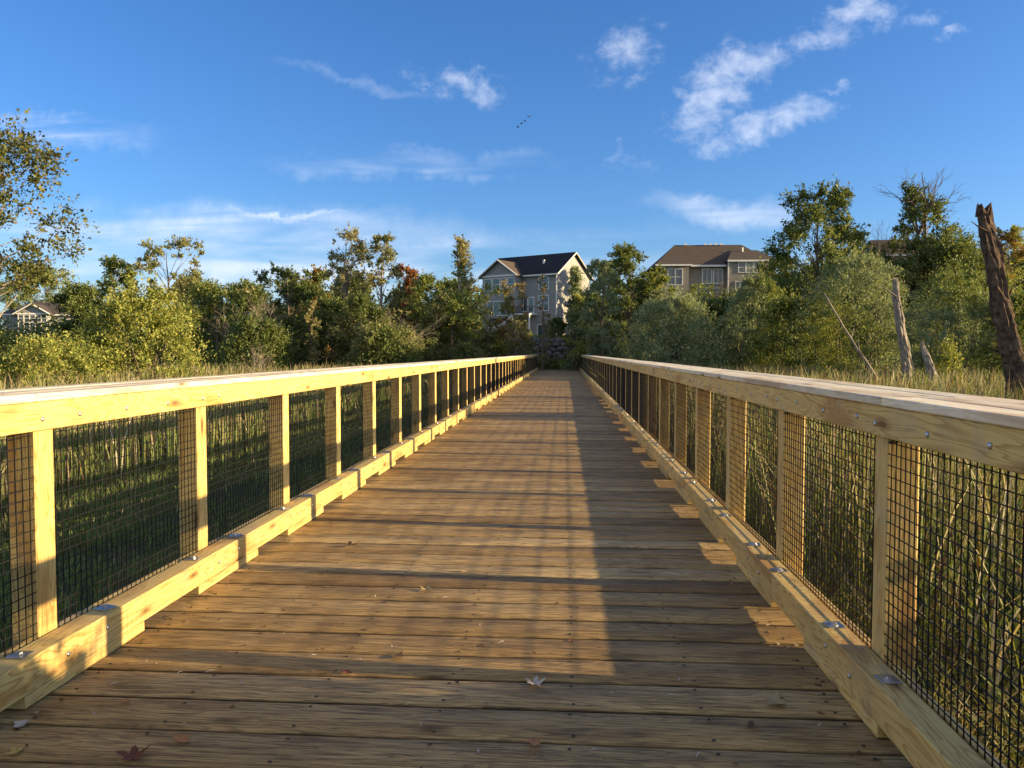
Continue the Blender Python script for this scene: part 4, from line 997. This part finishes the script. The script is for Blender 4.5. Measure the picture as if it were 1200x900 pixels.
# ------------------------------------------------------------------ birds
for i,(px,py,lb) in enumerate([(607,149,'small dark bird flying lowest of the four in the sky'),(611,145,'small dark bird flying second from the bottom in the sky'),(615,142,'small dark bird flying second from the top in the sky'),(620,137,'small dark bird flying highest of the four in the sky')]):
    p=P(px,py,140); root=empty('bird',p,R(20*i)); tag(root,lb,'bird','birds flying high over the trees')
    b=MB(); b.tube([(-.30,0,0),(-.15,0,.0),(.05,0,.01),(.2,0,.03),(.3,0,.03)],[.02,.06,.075,.045,.01],8); b.build('body',M['birdm'],root,smooth=True)
    for s in (-1,1):
        w=MB(); prism(w,[(-.12,s*.05,.03),(.10,s*.05,.03),(.08,s*.35,.14),(-.05,s*.55,.10),(-.10,s*.33,.12)],[(-.12,s*.05,.045),(.10,s*.05,.045),(.08,s*.35,.152),(-.05,s*.55,.106),(-.10,s*.33,.132)]); w.build('wing',M['birdm'],root)

# ------------------------------------------------------------------ sun and sky
sd=bpy.data.lights.new('sun','SUN'); sd.energy=5.0; sd.angle=R(0.53); sd.color=(1.0,0.72,0.37)
so=bpy.data.objects.new('sun',sd); COL.objects.link(so); so.rotation_euler=SUN.to_track_quat('Z','Y').to_euler(); so.location=(30,-3,12)
w=bpy.data.worlds.new('World'); sc.world=w; w.use_nodes=True; nt=w.node_tree; L=nt.links
bg=nt.nodes['Background']; bg.inputs[1].default_value=0.074
sky=nt.nodes.new('ShaderNodeTexSky'); sky.sky_type='NISHITA'; sky.sun_disc=False
sky.sun_elevation=math.asin(SUN.z); sky.sun_rotation=math.atan2(SUN.x,SUN.y); sky.air_density=1.0; sky.dust_density=1.0; sky.ozone_density=3.0; sky.altitude=100
tc=nt.nodes.new('ShaderNodeTexCoord')
sp=nt.nodes.new('ShaderNodeSeparateXYZ'); L.new(tc.outputs['Generated'],sp.inputs[0])
ysafe=math_(nt,'MAXIMUM',sp.outputs[1],0.05)
u=math_(nt,'DIVIDE',sp.outputs[0],ysafe); v=math_(nt,'DIVIDE',sp.outputs[2],ysafe)
cmb=nt.nodes.new('ShaderNodeCombineXYZ'); L.new(u,cmb.inputs[0]); L.new(v,cmb.inputs[1])
def warp(scale,amp,src):
    n=nt.nodes.new('ShaderNodeTexNoise'); n.inputs['Scale'].default_value=scale; n.inputs['Detail'].default_value=5; n.inputs['Roughness'].default_value=.6; L.new(cmb.outputs[0],n.inputs[0])
    a=nt.nodes.new('ShaderNodeVectorMath'); a.operation='SUBTRACT'; L.new(n.outputs['Color'],a.inputs[0]); a.inputs[1].default_value=(.5,.5,.5)
    b=nt.nodes.new('ShaderNodeVectorMath'); b.operation='SCALE'; b.inputs['Scale'].default_value=amp; L.new(a.outputs[0],b.inputs[0])
    c=nt.nodes.new('ShaderNodeVectorMath'); c.operation='ADD'; L.new(src,c.inputs[0]); L.new(b.outputs[0],c.inputs[1]); return c.outputs[0]
warped=warp(36,.035,warp(9,.07,cmb.outputs[0]))
front=math_(nt,'GREATER_THAN',sp.outputs[1],0.1)
def noise(scale,sx,sy,detail,rough,dist=0.0,rot=0.0,off=0.0):
    mp=nt.nodes.new('ShaderNodeMapping'); mp.inputs['Scale'].default_value=(sx,sy,1); mp.inputs['Rotation'].default_value=(0,0,rot); mp.inputs['Location'].default_value=(off,off*.7,0); L.new(cmb.outputs[0],mp.inputs[0])
    n=nt.nodes.new('ShaderNodeTexNoise'); n.inputs['Scale'].default_value=scale; n.inputs['Detail'].default_value=detail; n.inputs['Roughness'].default_value=rough; n.inputs['Distortion'].default_value=dist
    L.new(mp.outputs[0],n.inputs[0]); return n.outputs[0]
nz_puff=noise(11,1,1.4,7,.62,.5,R(-15)); nz_fine=noise(42,1,1.4,6,.6,.3,R(-10),3.0); nz_cir=noise(3.2,1,8,5,.5,.4,R(3),5.0)
def ell(px,py,rx,ry,ang):
    d=raydir(px,py); cu,cv=d.x/d.y,d.z/d.y; rx*=1.2/F; ry*=1.25/F; a=R(ang)          # ang: rising to the right is positive
    mp=nt.nodes.new('ShaderNodeMapping'); mp.vector_type='TEXTURE'; mp.inputs['Location'].default_value=(cu,cv,0); mp.inputs['Rotation'].default_value=(0,0,a); mp.inputs['Scale'].default_value=(rx,ry,1)
    L.new(warped,mp.inputs[0]); ln=nt.nodes.new('ShaderNodeVectorMath'); ln.operation='LENGTH'; L.new(mp.outputs[0],ln.inputs[0])
    mr=nt.nodes.new('ShaderNodeMapRange'); mr.interpolation_type='SMOOTHSTEP'; mr.inputs[1].default_value=1.0; mr.inputs[2].default_value=0.0; L.new(ln.outputs['Value'],mr.inputs[0]); return mr.outputs[0]
def total(lst):
    acc=None
    for (a,s) in lst:
        t=math_(nt,'MULTIPLY',ell(*a),s); acc=t if acc is None else math_(nt,'MAXIMUM',acc,t)
    return acc
puff=total([((548,98,62,30,-18),1.0),((505,84,46,18,-12),.40),((1005,15,70,28,8),.9),((950,42,85,30,12),.8),((870,75,75,36,25),.95),((825,125,72,42,35),1.0),
   ((905,142,100,26,14),1.0),((840,165,60,22,10),.75),((738,60,66,38,20),.72),((740,178,44,24,-10),.55),((980,97,30,8,0),.6),((1115,34,34,9,24),.6),((790,240,60,14,-6),.35),((1060,30,50,14,20),.6)])
cir=total([((480,190,170,17,-2),.62),((330,252,110,7,-2),.8),((70,152,120,22,-2),.8),((862,250,110,22,-8),.7),((250,290,330,52,-1),1.0),((430,320,260,50,0),.8),((100,335,260,60,0),.75),((420,92,110,8,-10),.16),((700,330,500,60,0),.35)])
nsum=math_(nt,'ADD',math_(nt,'MULTIPLY',nz_puff,.55),math_(nt,'MULTIPLY',nz_fine,.45))
pa=nt.nodes.new('ShaderNodeMapRange'); pa.interpolation_type='SMOOTHSTEP'; pa.inputs[1].default_value=.16; pa.inputs[2].default_value=1.55
L.new(math_(nt,'ADD',math_(nt,'MULTIPLY',puff,1.0),math_(nt,'MULTIPLY',math_(nt,'SUBTRACT',nsum,.5),3.0)),pa.inputs[0])
pgate=math_(nt,'MULTIPLY',pa.outputs[0],math_(nt,'MINIMUM',math_(nt,'MULTIPLY',puff,5.0),1.0))
ca=nt.nodes.new('ShaderNodeMapRange'); ca.interpolation_type='SMOOTHSTEP'; ca.inputs[1].default_value=.30; ca.inputs[2].default_value=.66; L.new(nz_cir,ca.inputs[0])
cgate=math_(nt,'MULTIPLY',math_(nt,'MULTIPLY',ca.outputs[0],cir),.95)
alpha=math_(nt,'MULTIPLY',math_(nt,'MAXIMUM',math_(nt,'MULTIPLY',pgate,.66),cgate,),front,True)
hs=nt.nodes.new('ShaderNodeHueSaturation'); hs.inputs['Saturation'].default_value=1.15; hs.inputs['Value'].default_value=1.0; L.new(sky.outputs[0],hs.inputs['Color'])
tint=mix(nt,hs.outputs[0],(0.82,0.98,1.28),1.0,'MULTIPLY')
cloudc=nt.nodes.new('ShaderNodeRGB'); cloudc.outputs[0].default_value=(5.2,5.6,6.4,1)
# unseen broken cloud added behind the viewer and overhead as warm fill light
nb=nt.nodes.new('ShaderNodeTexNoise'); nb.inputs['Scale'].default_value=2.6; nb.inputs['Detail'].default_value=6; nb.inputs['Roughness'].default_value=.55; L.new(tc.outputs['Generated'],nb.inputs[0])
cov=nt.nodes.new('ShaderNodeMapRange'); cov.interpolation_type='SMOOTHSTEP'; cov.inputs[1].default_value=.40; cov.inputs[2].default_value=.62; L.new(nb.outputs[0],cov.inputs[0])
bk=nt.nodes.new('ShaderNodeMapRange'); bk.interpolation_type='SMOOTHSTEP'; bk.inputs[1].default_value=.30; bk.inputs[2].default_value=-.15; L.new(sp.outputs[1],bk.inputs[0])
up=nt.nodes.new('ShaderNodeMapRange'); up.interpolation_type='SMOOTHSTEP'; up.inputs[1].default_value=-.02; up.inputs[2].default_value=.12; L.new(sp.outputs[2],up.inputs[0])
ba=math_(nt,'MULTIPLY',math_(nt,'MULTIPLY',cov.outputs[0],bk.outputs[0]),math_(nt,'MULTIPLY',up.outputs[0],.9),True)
fin=mix(nt,tint,cloudc.outputs[0],alpha)
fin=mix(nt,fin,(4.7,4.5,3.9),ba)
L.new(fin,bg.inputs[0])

# ------------------------------------------------------------------ render settings
sc.render.engine='CYCLES'
sc.view_settings.view_transform='Standard'; sc.view_settings.look='None'; sc.view_settings.gamma=1; sc.view_settings.exposure=1.38
sc.render.resolution_x=1024; sc.render.resolution_y=768
sc.cycles.max_bounces=6; sc.cycles.diffuse_bounces=3; sc.cycles.transparent_max_bounces=8
